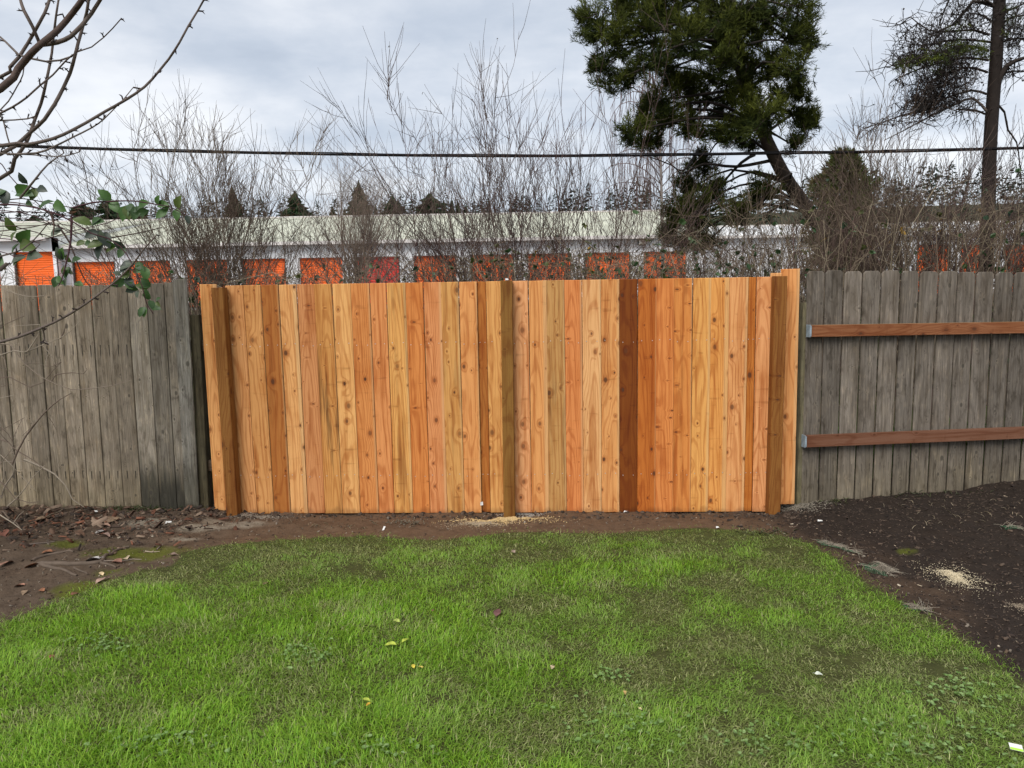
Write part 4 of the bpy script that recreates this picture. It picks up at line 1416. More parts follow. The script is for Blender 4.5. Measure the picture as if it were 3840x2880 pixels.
CHB = [  # traced polyline (crop units), crop, start width px, end width px, depth
    ([(0, 740), (150, 570), (270, 430), (340, 365), (480, 250), (600, 110), (680, 0), (760, -130)], c1, 30, 15, 4.00),
    ([(340, 370), (480, 350), (590, 300), (680, 210), (760, 110), (830, 0), (900, -120)], c1, 14, 9, 4.00),
    ([(325, 350), (270, 220), (200, 90), (170, 0), (150, -80)], c1, 10, 8, 3.98),
    ([(0, 640), (80, 560), (160, 470), (230, 360), (310, 220), (370, 110), (410, 0), (450, -120)], c1, 14, 8, 4.25),
    ([(160, 460), (80, 380), (0, 305), (-100, 240)], c1, 6, 4, 4.22),
    ([(0, 1280), (120, 1215), (250, 1100), (370, 990), (450, 870), (520, 740), (580, 610), (620, 470), (650, 350), (690, 210), (720, 100), (735, 0), (745, -90)], c1, 15, 8, 4.10),
    ([(0, 1210), (220, 1200), (440, 1150), (600, 1080), (720, 1015), (880, 920), (1040, 830), (1200, 720), (1310, 600), (1400, 490), (1490, 350), (1560, 220), (1640, 90), (1690, 0), (1710, -60)], c1, 14, 5, 3.80),
    ([(0, 940), (100, 890), (220, 810), (330, 710), (440, 620), (540, 510), (640, 430), (760, 390), (860, 310), (930, 240), (1005, 155)], c1, 10, 3, 4.20),
    ([(0, 1480), (120, 1320), (220, 1180), (290, 990), (340, 860), (370, 740), (400, 600), (430, 440), (445, 300), (465, 130), (485, 0), (490, -70)], c1, 15, 5, 4.35),
    ([(170, 460), (280, 490), (380, 510), (500, 500), (590, 470), (640, 430)], c1, 6, 4, 4.24),
    ([(0, 1270), (60, 1275), (280, 1285), (480, 1298), (580, 1285), (660, 1260)], c1, 5, 3, 4.05),
    ([(0, 1000), (120, 995), (230, 985), (300, 960)], c1, 5, 4, 4.3),
    ([(0, 915), (70, 840), (140, 720), (190, 620), (205, 480)], c1, 6, 3, 4.3),
    ([(0, 950), (30, 1010), (60, 1130), (110, 1290)], c1, 6, 4, 4.35),
    ([(60, 1280), (300, 1270), (440, 1220), (600, 1140), (760, 1060), (860, 990), (960, 890), (1020, 830), (1105, 725)], c1, 6, 2.5, 3.85),
    ([(170, 1640), (290, 1490), (400, 1360), (530, 1270)], c1, 7, 3, 4.1),
    ([(0, 1510), (150, 1470), (350, 1390), (520, 1310), (700, 1200), (850, 1090), (1000, 970), (1120, 840), (1200, 730), (1300, 620)], c5, 11, 4, 3.9),
    ([(350, 1390), (365, 1440), (370, 1490), (400, 1530)], c5, 4, 3, 3.9),
    ([(0, 800), (190, 740), (330, 610), (400, 520)], c5, 9, 3, 4.0),
    ([(0, 910), (60, 860)], c5, 16, 12, 4.0),
]
cb = Vector((-4.35, 4.15, gz(-4.35, 4.15)))
cherry = thing('cherry_tree', 'bare budding cherry tree reaching into the sky from the left edge', 'tree', tuple(cb))
T = Tubes(8)
hub = Vector((-4.15, 4.12, 1.25))
T.add(spline([cb + Vector((0, 0, -.1)), cb + Vector((.03, 0, .6)), hub], .15), .105, .075, (0.11, 0.075, 0.06))
LB, BD = Tubes(6), Tubes(4)
rg = np.random.default_rng(17)
BARKC = [(0.085, 0.058, 0.048), (0.11, 0.085, 0.072), (0.13, 0.105, 0.09)]
for bi, (pl, fn, w0, w1, Yb) in enumerate(CHB):
    pts_ = [P(*fn(x, y), Yb + 0.04 * math.sin(i * 1.7 + bi)) for i, (x, y) in enumerate(pl)]
    if pl[0][0] <= 0 and w0 > 4.5:                # carry it back to the trunk beyond the frame
        st = pts_[0]
        out = st - pts_[1]
        k = Vector((max(hub.x + .12, st.x - .55), (st.y + hub.y) / 2, st.z + out.z * 0.6 - .12))
        pts_ = [hub + Vector((0, 0, (st.z - 1.25) * .35)), k] + pts_ if st.z > 1.7 else [hub + Vector((0, 0, -.1)), k] + pts_
    sp = spline(pts_, .05)
    r0, r1 = w0 / F * Yb / 2 * 1.15, w1 / F * Yb / 2 * 1.15
    LB.add(sp, r0 * 1.15, r1 * 1.1, BARKC[min(2, int(bi > 0) + int(w0 < 8))], power=1.7)
    if pl[-1][1] < 0:                             # shoots run on and taper out above the frame
        d = (sp[-1] - sp[-4]).normalized()
        ext = [sp[-1] + d * (.14 * k) + Vector((.03 * math.sin(k + bi), .02 * math.cos(k * 1.3), .012 * k * k * .3)) for k in range(6)]
        ext[0] = sp[-1].copy()
        LB.add(ext, r1 * 1.1, .0016, BARKC[min(2, int(bi > 0) + int(w0 < 8))])
        sp = sp + ext[1:]
    # fruiting spurs with pointed buds
    L = len(sp)
    i = 2 if pl[0][0] > 0 else 6
    while i < L:
        p = np.array(sp[i])
        tdir = np.array(sp[min(i + 1, L - 1)] - sp[i - 1])
        tdir /= np.linalg.norm(tdir) + 1e-9
        ax = rg.normal(0, 1, 3)
        ax -= tdir * ax.dot(tdir)
        ax[1] *= .4
        ax /= np.linalg.norm(ax)
        st = ax * .8 + tdir * .5
        st /= np.linalg.norm(st)
        sl = rg.uniform(.006, .030)
        e = p + st * sl
        BD.add([p, e], .0042, .0040, (0.05, 0.035, 0.03))
        for j in range(rg.integers(2, 6)):
            d = st * .6 + rg.normal(0, .5, 3)
            d /= np.linalg.norm(d)
            bl = rg.uniform(.011, .019)
            BD.add([e, e + d * bl * .45, e + d * bl], .0036, .0005, (0.030, 0.021, 0.020), power=1.6)
        i += rg.integers(1, 3)
T.build('trunk', M_BARK, cherry)
LB.build('limbs', M_BARK, cherry)
BD.build('buds', M_BARK, cherry)

# ------------------------------------------------------------------ bramble arching over the left fence
BRY = 5.15
bb0 = P(-330, 1600, BRY)
bramble = thing('bramble', 'bramble with purple canes and broad green leaves arching above the left fence', 'plant', (bb0.x, BRY, gz(bb0.x, BRY)))
CANES = [([(0, 340), (180, 320), (360, 350), (620, 400), (690, 412)], 9), ([(600, 398), (760, 355), (900, 345), (1100, 340), (1300, 370), (1400, 385), (1550, 460)], 5),
         ([(0, 370), (200, 380), (400, 425), (600, 510), (760, 610), (900, 650), (1000, 720), (1080, 830), (1130, 940), (1180, 1050), (1215, 1190), (1270, 1275)], 11),
         ([(0, 350), (200, 365), (390, 420), (560, 470)], 12), ([(0, 440), (200, 430), (400, 440), (650, 470), (860, 490)], 7), ([(0, 500), (150, 560), (300, 600), (450, 650), (640, 740)], 8),
         ([(0, 550), (300, 545), (500, 530), (620, 560)], 6), ([(0, 620), (120, 640), (330, 690)], 7), ([(595, 470), (590, 640), (570, 770), (510, 1000), (480, 1045)], 7),
         ([(480, 540), (580, 690), (640, 850), (700, 990), (750, 1055)], 6), ([(0, 650), (200, 680), (400, 650), (600, 590), (900, 520), (1030, 450)], 4),
         ([(-60, -20), (70, 120), (200, 260), (380, 420)], 8), ([(900, 650), (1150, 605), (1340, 560)], 4), ([(0, 480), (300, 505), (600, 590), (760, 660)], 5), ([(0, 760), (120, 800), (250, 770), (330, 700)], 5),
         ([(420, 430), (450, 540), (440, 640)], 8), ([(0, 590), (250, 560), (420, 520), (520, 470)], 5), ([(0, 420), (260, 460), (500, 560), (640, 640)], 5)]
T, LV = Tubes(5), Leaves()
rg = np.random.default_rng(8)
for ci, (pl, wpx) in enumerate(CANES):
    Yc = BRY + rg.uniform(-.12, .12)
    pts_ = [P(*c5(x, y), Yc + 0.03 * math.sin(i + ci)) for i, (x, y) in enumerate(pl)]
    if pl[0][0] <= 0:
        s0 = pts_[0]
        pts_ = [Vector((bb0.x + rg.normal(0, .1), BRY, gz(bb0.x, BRY) - .05)), Vector((bb0.x + .02, BRY, s0.z * .6)), Vector((s0.x - .3, Yc, s0.z - .02))] + pts_
    sp = spline(pts_, .05)
    T.add(sp, wpx / F * BRY / 2 * 1.4, 3.0 / F * BRY / 2, (0.060, 0.026, 0.030) if ci % 3 else (0.075, 0.045, 0.035))
    for k in range(len(sp) // 3):               # thorns and side twigs
        p = np.array(sp[rg.integers(3, len(sp))])
        d = rg.normal(0, 1, 3); d /= np.linalg.norm(d)
        T.add([p, p + d * rg.uniform(.006, .02)], .0016, .0004, (0.06, 0.03, 0.03))
    for k in range(len(sp) // 7):
        p = np.array(sp[rg.integers(3, len(sp))])
        d = rg.normal(0, 1, 3); d[1] *= .3; d /= np.linalg.norm(d)
        L = rg.uniform(.05, .22)
        T.add([p, p + d * L * .5 + rg.normal(0, .012, 3), p + d * L], .0020, .0009, (0.08, 0.05, 0.045))
GREENS = [(0.060, 0.135, 0.028), (0.045, 0.095, 0.028), (0.09, 0.13, 0.03), (0.10, 0.125, 0.085), (0.035, 0.05, 0.035)]
for x, y, n, sz in ((25, 715, 2, 75), (62, 725, 2, 85), (105, 690, 2, 45), (140, 705, 2, 48), (205, 755, 2, 60), (100, 752, 1, 40), (418, 752, 3, 55), (475, 770, 3, 58), (520, 772, 2, 58), (560, 790, 2, 55),
                    (590, 768, 3, 50), (630, 788, 2, 48), (665, 782, 2, 50), (700, 806, 1, 45), (62, 868, 2, 55), (75, 912, 3, 70), (100, 962, 3, 70), (10, 965, 3, 60), (120, 930, 2, 50), (345, 845, 3, 60), (375, 870, 2, 70),
                    (390, 912, 3, 66), (435, 925, 2, 48), (470, 930, 2, 55), (320, 905, 2, 40), (235, 975, 3, 48), (255, 1000, 3, 45), (268, 985, 2, 45), (510, 985, 3, 62), (545, 1000, 2, 55), (470, 1045, 3, 50), (455, 1035, 2, 40),
                    (512, 1078, 2, 45), (520, 1088, 2, 38), (565, 1075, 3, 50), (560, 1125, 2, 42), (585, 1130, 2, 36), (545, 1150, 2, 42), (570, 1155, 1, 40), (250, 1042, 3, 42), (280, 1062, 2, 40), (215, 1035, 2, 40), (232, 860, 2, 40)):
    p = P(x, y, BRY - .03)
    for k in range(n):
        a = rg.uniform(0, 2 * math.pi)
        d = Vector((math.cos(a), -.25, math.sin(a) - .35))
        L = sz / F * BRY * rg.uniform(.75, 1.15)
        col = GREENS[rg.integers(len(GREENS) - (2 if y < 800 and x > 380 else 0))]
        LV.leaf(p, d, Vector((rg.normal(0, .4), -1.0, rg.normal(.5, .4))), L, L * .62, col)
T.build('canes', M_TWIG, bramble)
LV.build('leaves', M_LEAF, bramble)

# ------------------------------------------------------------------ dry twiggy bush before the left fence
TWY = 5.05
tb = P(-120, 1930, TWY)
dry = thing('dry_bush', 'dry pale twigs straggling before the left grey fence', 'bush', (tb.x, TWY, gz(tb.x, TWY)))
T = Tubes(4)


def c6(x, y): return (x / 2.212, 1000 + y / 2.212)


def c7(x, y): return (x / 2.212, 1750 + y / 2.212)


rg = np.random.default_rng(3)
for fn, pl, wpx in ((c6, [(0, 735), (200, 710), (350, 650), (500, 590), (580, 540), (655, 460)], 5), (c6, [(0, 920), (250, 1000), (360, 960), (440, 860), (510, 790)], 4),
                    (c6, [(0, 640), (140, 720), (200, 800), (350, 920), (480, 980), (590, 1020), (850, 1000), (1000, 970), (1090, 940)], 4.5), (c6, [(100, 1640), (150, 1520), (210, 1410), (370, 1210), (500, 1100), (590, 1050)], 4.5),
                    (c6, [(0, 1430), (130, 1520), (300, 1620), (380, 1700)], 6), (c7, [(200, -60), (340, 0), (450, 60), (540, 150), (600, 270), (700, 340)], 5.5), (c6, [(0, 160), (60, 200), (220, 245), (370, 240), (382, 205)], 3.5),
                    (c6, [(500, 600), (530, 540), (548, 480)], 3), (c6, [(0, 1090), (120, 1065)], 3), (c7, [(0, 120), (60, 180), (120, 260), (240, 300), (330, 290)], 4), (c7, [(10, 260), (40, 160), (110, 60), (130, -60), (100, -150)], 4.5),
                    (c7, [(0, -100), (80, -30), (160, 60), (300, 200)], 3.5), (c7, [(60, 330), (130, 270), (200, 190), (260, 100), (330, 30)], 3), (c7, [(0, 400), (110, 470), (200, 540), (260, 570)], 5), (c6, [(0, 505), (60, 470), (200, 410)], 3),
                    (c6, [(230, 700), (320, 560), (330, 480)], 3), (c6, [(420, 960), (460, 900), (600, 880), (690, 890)], 2.5), (c6, [(0, 1330), (60, 1380), (130, 1500)], 3.5), (c6, [(0, 1640), (60, 1560), (140, 1530)], 3)):
    Yc = TWY + rg.uniform(-.2, .25)
    pts_ = [P(*fn(x, y), Yc) for x, y in pl]
    if pl[0][0] <= 0:
        pts_ = [Vector((tb.x + rg.normal(0, .08), TWY, gz(tb.x, TWY) - .03)), Vector((tb.x + rg.normal(0.05, .06), Yc, max(pts_[0].z * .7, .12)))] + pts_
    sp = spline(pts_, .06)
    col = [(0.24, 0.19, 0.145), (0.15, 0.11, 0.085), (0.30, 0.25, 0.19)][rg.integers(3)]
    T.add(sp, wpx / F * TWY / 2 * 1.7, 2.4 / F * TWY / 2, col, power=1.5)
    for k in range(len(sp) // 4):
        p = np.array(sp[rg.integers(min(4, len(sp) - 1), len(sp))])
        d = rg.normal(0, 1, 3); d[1] *= .3; d /= np.linalg.norm(d)
        L = rg.uniform(.04, .2)
        T.add([p, p + d * L * .5 + rg.normal(0, .01, 3), p + d * L], .0028, .0013, col)
T.build('stems', M_TWIG, dry)


# ------------------------------------------------------------------ lawn
def zone(x, y):
    """0 = lush bright grass, 1 = dull trampled olive grass, brownest by the fence"""
    px = x / np.maximum(y, .5)
    n = (fbm(x * 1.4, y * 1.4, 71) - .5) * 1.5
    n2 = (fbm(x * 4.0, y * 4.0, 73) - .5) * 1.7
    back = sstep(y + n * .9, 3.6, 4.8)
    right = sstep(px * 2.6 + n * 1.6, -.15, .7) * .72
    left_lush = sstep(-px * 2.2 - n * .8, .75, 1.3)
    return np.clip(np.maximum(back, right) * (1 - .75 * left_lush) + n2 * .7 + n * .35, 0, 1), n, n2


def blades(name, n, seed, label, lo=0.018, hi=0.056, width=(.0017, .0036)):
    rg = np.random.default_rng(seed)
    # more blades close to us, where they show larger
    y = 1.7 + (5.25 - 1.7) * rg.random(n) ** 1.12
    half = .80 * y + .35
    x = (rg.random(n) * 2 - 1) * half
    x = x + rg.normal(0, .012, n); y = y + rg.normal(0, .012, n)
    k = in_poly(x, y, LAWN)
    thin = fbm(x * 6, y * 6, 77)
    z0, nlo, nhi = zone(x, y)
    de = dist_edge(x, y)
    bare = sstep(thin, .60, .76) * (.35 + .6 * z0)
    k &= rg.random(n) > bare
    k &= (de > .05 * rg.random(n))
    # a few stragglers over the edge keep it ragged
    stray = (~in_poly(x, y, LAWN)) & (de < .09) & (rg.random(n) < .30 * np.exp(-de / .04)) & (y < 5.2)
    k |= stray
    x, y, z0, nlo, nhi, thin, de = (q[k] for q in (x, y, z0, nlo, nhi, thin, de))
    m = len(x)
    g = ground_h(x, y)
    tall = fbm(x * 3.1, y * 3.1, 79)
    L = (lo + (hi - lo) * rg.random(m)) * (.65 + .8 * tall) * (1 - .40 * z0)
    W = rg.uniform(*width, m)
    a = rg.random(m) * 2 * math.pi
    # blades comb over in swirls, flatter where it has been trodden
    ca = fbm(x * 2.2, y * 2.2, 83) * 9
    lean = np.clip(.45 + 1.15 * rg.random(m) + .5 * z0, 0, 1.9)
    mixd = .62
    dx = np.cos(a) * (1 - mixd * .6) + np.cos(ca) * mixd * .6
    dy = np.sin(a) * (1 - mixd * .6) + np.sin(ca) * mixd * .6
    nrm = np.hypot(dx, dy) + 1e-6
    dx, dy = dx / nrm, dy / nrm
    px_, py_ = -dy, dx
    s1, c1_ = np.sin(lean * .55), np.cos(lean * .55)
    s2, c2_ = np.sin(np.minimum(lean * 1.25, 1.62)), np.cos(np.minimum(lean * 1.25, 1.62))
    b = np.stack([x, y, g - .004], -1)
    mid = b + np.stack([dx * s1, dy * s1, c1_], -1) * (L * .55)[:, None]
    tip = mid + np.stack([dx * s2, dy * s2, c2_], -1) * (L * .5)[:, None]
    sd = np.stack([px_, py_, np.zeros(m)], -1) * (W / 2)[:, None]
    v = np.stack([b - sd, b + sd, mid + sd * .9, mid - sd * .9, tip], 1).reshape(-1, 3)
    i = np.arange(m) * 5
    f = np.concatenate([np.stack([i, i + 1, i + 2], -1), np.stack([i, i + 2, i + 3], -1), np.stack([i + 3, i + 2, i + 4], -1)])
    lush = np.array([0.165, 0.365, 0.022]); lush2 = np.array([0.33, 0.50, 0.050])
    dull = np.array([0.215, 0.325, 0.066]); brn = np.array([0.21, 0.195, 0.075]); straw = np.array([0.46, 0.47, 0.21])
    t = rg.random((m, 1))
    base = lush * (1 - t) + lush2 * t
    base = base * (1 - z0[:, None]) + dull * z0[:, None]
    bb_ = (sstep(nhi + .25 * z0, .05, .38) * z0)[:, None]
    base = base * (1 - .45 * bb_) + brn * .45 * bb_
    st = (rg.random(m) < .05 + .22 * sstep(nhi, .0, .4) + .06 * z0)[:, None]
    base = np.where(st, straw * rg.uniform(.6, 1.1, (m, 1)), base)
    base = base * rg.uniform(.72, 1.28, (m, 1))
    c = np.stack([base, base, base, base, base * 1.1], 1).reshape(-1, 3)
    o = world_mesh(name, v, f, M_GRASS, None, (0, 3.5, 0), False, c)
    return tag(o, label, 'grass', None, 'stuff')


blades('lawn_grass', 470000, 201, 'short green lawn in front of the fences, lush at left and dull at right')
# broad-leaved clover and weeds among the grass
rg = np.random.default_rng(12)
LV = Leaves()
spots = [(2350, 2750, 320, 90, 60), (3500, 2790, 300, 80, 80), (2900, 2800, 250, 60, 40), (1150, 2460, 90, 35, 70), (400, 2430, 110, 35, 60), (2300, 2540, 60, 20, 30), (600, 2790, 200, 50, 50), (3600, 2600, 150, 60, 60), (1450, 2820, 200, 40, 30)]
for cx, cy, rx, ry_, n in spots:
    for k in range(n):
        q = G(cx + rg.normal(0, .6) * rx, cy + rg.normal(0, .6) * ry_)
        q.z += rg.uniform(.008, .03)
        for s in range(3):
            a = rg.uniform(0, 6.28)
            LV.leaf(q, (math.cos(a), math.sin(a), .1), (rg.normal(0, .3), rg.normal(0, .3), 1), rg.uniform(.010, .019), rg.uniform(.009, .016), [(0.16, .27, .07), (0.22, .32, .11), (0.13, .22, .05)][rg.integers(3)])
o = LV.build('clover_leaves', M_LEAF, None, (0.5, 2.6, 0))
tag(o, 'clover and weed leaves spread through the near lawn', 'clover', None, 'stuff')


# ------------------------------------------------------------------ loose stuff on the soil
def chips(name, label, cat, pts_, sizes, cols, seed, flat=.35, aspect=(2, 5)):
    """small angular bits: tilted thin boxes"""
    rg = np.random.default_rng(seed)
    m = len(pts_)
    p = np.asarray(pts_)
    L = sizes
    W = L / rg.uniform(*aspect, m)
    H = W * rg.uniform(.25, .7, m)
    a = rg.random(m) * 2 * math.pi
    u = np.stack([np.cos(a), np.sin(a), rg.normal(0, flat, m)], -1)
    u /= np.linalg.norm(u, axis=1, keepdims=True)
    w_ = np.cross(u, np.stack([rg.normal(0, flat, m), rg.normal(0, flat, m), np.ones(m)], -1))
    w_ /= np.linalg.norm(w_, axis=1, keepdims=True)
    h = np.cross(w_, u)
    v = []
    for sx_, sy_, sz_ in ((-1, -1, 0), (1, -.6, 0), (.8, 1, 0), (-1, .8, 0), (-.8, -.8, 1), (.85, -.5, 1), (.7, .8, 1), (-.9, .7, 1)):
        v.append(p + u * (L / 2 * sx_)[:, None] + w_ * (W / 2 * sy_)[:, None] + h * (H * sz_)[:, None])
    v = np.stack(v, 1).reshape(-1, 3)
    i = np.arange(m)[:, None] * 8
    f = np.concatenate([i + np.array(q)[None] for q in ((4, 5, 6, 7), (0, 1, 5, 4), (1, 2, 6, 5), (2, 3, 7, 6), (3, 0, 4, 7))])
    o = world_mesh(name, v, f, M_CHIP, None, tuple(p.mean(0)), False, np.repeat(cols, 8, 0))
    return tag(o, label, cat, None, 'stuff')


def soil_points(n, seed, x0, x1, y0, y1, cond):
    rg = np.random.default_rng(seed)
    x, y = rg.uniform(x0, x1, n), rg.uniform(y0, y1, n)
    k = (~in_poly(x, y, LAWN)) & cond(x, y, rg)
    x, y = x[k], y[k]
    return np.stack([x, y, ground_h(x, y) + .001], -1)


rg = np.random.default_rng(4)
p = soil_points(38000, 31, 1.2, 5.2, 2.0, 5.75, lambda x, y, r: (sstep(x + fbm(x * 2, y * 2, 5) * .8, 1.7, 2.6) > r.random(len(x))))
t = rg.random((len(p), 1))
cols = np.where(t < .60, np.array([.026, .018, .014]) * rg.uniform(.5, 1.7, (len(p), 1)), np.where(t < .985, np.array([.080, .056, .040]) * rg.uniform(.6, 1.3, (len(p), 1)), np.array([.34, .27, .19]) * rg.uniform(.6, 1.2, (len(p), 1))))
chips('mulch', 'dark bark mulch with pale splinters at the right', 'mulch', p, rg.lognormal(-4.55, .5, len(p)).clip(.004, .05), cols, 32)
p = soil_points(15000, 33, -5.2, 2.3, 2.0, 5.75, lambda x, y, r: (fbm(x * 3, y * 3, 6) + .25 * (x < -1.8) > r.random(len(x)) * .95))
t = rg.random((len(p), 1))
cols = np.where(t < .72, np.array([.075, .050, .033]) * rg.uniform(.4, 1.7, (len(p), 1)), np.where(t < .95, np.array([.14, .115, .09]) * rg.uniform(.6, 1.4, (len(p), 1)), np.array([.34, .29, .22]) * rg.uniform(.6, 1.2, (len(p), 1))))
chips('soil_crumbs', 'crumbs of soil, grit and splinters on the bare brown earth', 'soil', p, rg.lognormal(-4.7, .5, len(p)).clip(.003, .04), cols, 34, .5, (1.1, 2.6))
# leaf litter and broken twigs piled along the left fence
p = soil_points(7500, 35, -5.2, -1.7, 4.3, 5.65, lambda x, y, r: (sstep(y, 4.6, 5.45) * sstep(-x, 1.9, 2.9) * (.35 + .9 * fbm(x * 4, y * 4, 9)) > r.random(len(x))))
p[:, 2] += rg.uniform(0, .025, len(p))
cols = np.array([[.10, .060, .040], [.06, .040, .030], [.17, .12, .085], [.13, .055, .032], [.035, .026, .02]])[rg.integers(0, 5, len(p))] * rg.uniform(.6, 1.4, (len(p), 1))
chips('leaf_litter', 'brown leaf litter and twig bits heaped along the left fence', 'litter', p, rg.lognormal(-3.7, .55, len(p)).clip(.01, .12), cols, 36, .45, (1.6, 7))


def sawdust(name, label, px, py, sx_, sy_, n, cols, seed, h=.012, mx=.012):
    c = G(px, py)
    rg = np.random.default_rng(seed)
    wide = np.where(rg.random(n) < .6, .5, 1.35)
    x = c.x + rg.normal(0, sx_, n) * wide
    y = c.y + rg.normal(0, sy_, n) * wide
    r2 = ((x - c.x) / sx_) ** 2 + ((y - c.y) / sy_) ** 2
    z = ground_h(x, y) + h * np.exp(-r2 * .8) * rg.random(n) + .002
    cc = np.array(cols)[rg.integers(0, len(cols), n)] * rg.uniform(.75, 1.2, (n, 1))
    o = chips(name, label, 'sawdust', np.stack([x, y, z], -1), rg.uniform(.004, mx, n), cc, seed + 1, .3, (1.1, 2.2))
    return o


sawdust('sawdust', 'pale sawdust spilled on the dark mulch bed', 3580, 2168, .055, .075, 3000, [(.62, .52, .34), (.70, .60, .42), (.50, .42, .28)], 61, .02, .0042)
sawdust('sawdust', 'faint sawdust dusting on the mulch at the right edge', 3830, 2275, .05, .05, 450, [(.30, .24, .17), (.20, .16, .12)], 63, .006, .005)
sawdust('sawdust', 'tan sawdust and grey sand round the foot of the centre post', 1890, 1948, .13, .045, 5200, [(.52, .36, .16), (.56, .42, .22), (.46, .33, .16)], 65, .012, .009)
sawdust('sawdust', 'grey sand in the hollow right of the centre post', 1960, 1922, .09, .04, 3200, [(.42, .38, .33), (.34, .31, .27)], 67, .01, .008)
sawdust('sawdust', 'pale sandy spill left of the centre post', 1800, 1965, .10, .04, 1500, [(.36, .28, .18), (.30, .24, .17)], 69, .006, .008)
sawdust('sawdust', 'grey grit heap at the right foot of the cedar fence', 2990, 1905, .10, .06, 2600, [(.16, .14, .11), (.22, .19, .15), (.10, .085, .065)], 71, .02, .012)
sawdust('sawdust', 'pale grit along the foot of the cedar fence near its left post', 960, 1938, .16, .035, 1500, [(.26, .22, .17), (.18, .15, .12)], 73, .006, .009)

# exposed roots -----------------------------------------------------------
def c0(x, y): return (x / 1.7015, 1850 + y / 1.7015)


def ground_line(pl, fn, lift=.008):
    out = []
    for x, y in pl:
        q = G(*fn(x, y))
        q.z += lift
        out.append(q)
    return out


def on_ground(sp, lift):
    for q in sp:
        q.z = gz(q.x, q.y) + lift
    return sp


r0 = G(*c0(600, 445))
root = thing('tree_root', 'grey branching tree root lying bare on the soil at left', 'root', tuple(r0))
T = Tubes(6)
for pl, w0, w1 in (([(250, 458), (330, 455), (440, 457), (520, 450), (640, 440), (680, 400), (760, 362), (822, 345)], .020, .008), ([(245, 455), (330, 475), (420, 495), (492, 528)], .016, .006),
                   ([(205, 432), (300, 398), (400, 380), (470, 375)], .013, .005), ([(640, 445), (700, 460), (742, 478)], .012, .005), ([(470, 470), (520, 500), (560, 520)], .007, .003), ([(560, 425), (660, 405), (700, 380)], .010, .004)):
    sp = on_ground(spline(ground_line(pl, c0), .03), .004)
    T.add(sp, w0 * 1.0, w1 * 1.1, (0.105, 0.078, 0.058))
T.build('root_strands', M_BARK, root)

# sticks, each its own
def stick(label, pl, fn, w, col=(0.20, 0.16, 0.12), lift=.004):
    sp = on_ground(spline(ground_line(pl, fn), .03), lift)
    o = thing('stick', label, 'stick', tuple(sp[0]), 'sticks on the ground')
    T = Tubes(5)
    T.add(sp, w, w * .55, col)
    mid = sp[len(sp) // 2]
    T.add([mid, mid + Vector((w * 3, w * 2, w * 2))], w * .6, w * .3, col)
    T.build('shaft', M_TWIG, o)


stick('thin pale stick beside the right end of the bare root', [(650, 436), (780, 433), (905, 425)], c0, .005, (.24, .19, .15))
stick('pale stick on the brown soil above the corner of the lawn', [(928, 373), (965, 378), (1020, 375)], c0, .005, (.30, .24, .18))
stick('dark bent stick with the white scrap near the pale sand', [(1062, 192), (1110, 212), (1170, 228), (1215, 238)], c0, .005, (.07, .05, .035))
stick('long thin twig in the lawn near its back left corner', [(1590, 535), (1650, 500), (1720, 465)], c0, .003, (.12, .08, .055))
stick('brown stick slanting through the leaf litter by the left fence', [(0, 130), (80, 185), (150, 240), (195, 268)], c0, .007, (.16, .12, .09), .015)
stick('long stick lying along the litter below the left fence', [(290, 165), (400, 125), (520, 100), (640, 108)], c0, .006, (.17, .13, .09), .02)
stick('dark twig on the bare soil left of the moss', [(190, 330), (260, 322), (350, 312)], c0, .006, (.11, .085, .07))
stick('short forked twig near the mossy patch', [(1000, 362), (1015, 345), (1040, 330)], c0, .005, (.22, .17, .14))

# dead leaves -----------------------------------------------------------------
def leaf_mesh():
    v, f = [], []
    n = 9
    prof = [0, .30, .45, .50, .47, .40, .28, .14, 0]
    for i in range(n):
        t = i / (n - 1)
        y = t - .5
        c = .10 * math.sin(t * math.pi)
        for s in (-1, 0, 1):
            v.append((s * prof[i] * .62, y, c + (.10 if s else 0) * prof[i] * 2 + .03 * math.sin(t * 9 + s)))
    for i in range(n - 1):
        for s in (0, 1):
            a = i * 3 + s
            f.append((a, a + 1, a + 4, a + 3))
    return v, f


LEAFV, LEAFF = leaf_mesh()


def dead_leaf(label, px, py, Lpx, col, group, lift=.004, rot=None):
    q = G(px, py)
    q.z += lift
    L = .85 * Lpx / F * q.length
    key = 'dead_leaf_%d_%d_%d' % tuple(int(v * 255) for v in col)
    m = bpy.data.materials.get(key) or plain(key, col, .7, 25, .3, .2)
    v = np.array(LEAFV) * L
    a = random.uniform(0, 6.28) if rot is None else rot
    o = put('dead_leaf', mesh_from('dead_leaf', v, LEAFF, m, True), None, q, (random.uniform(-.25, .25), random.uniform(-.3, .3), a))
    st = Tubes(4)
    st.add([(0, -.5 * L, .002), (0, -.62 * L, .004), (0.02 * L, -.75 * L, .0)], L * .018, L * .010, col)
    s = mesh_from('leaf_stalk', np.concatenate(st.v), np.concatenate(st.f), m)
    so = bpy.data.objects.new('leaf_stalk', s)
    COL.objects.link(so)
    so.parent = o
    return tag(o, label, 'leaf', group)


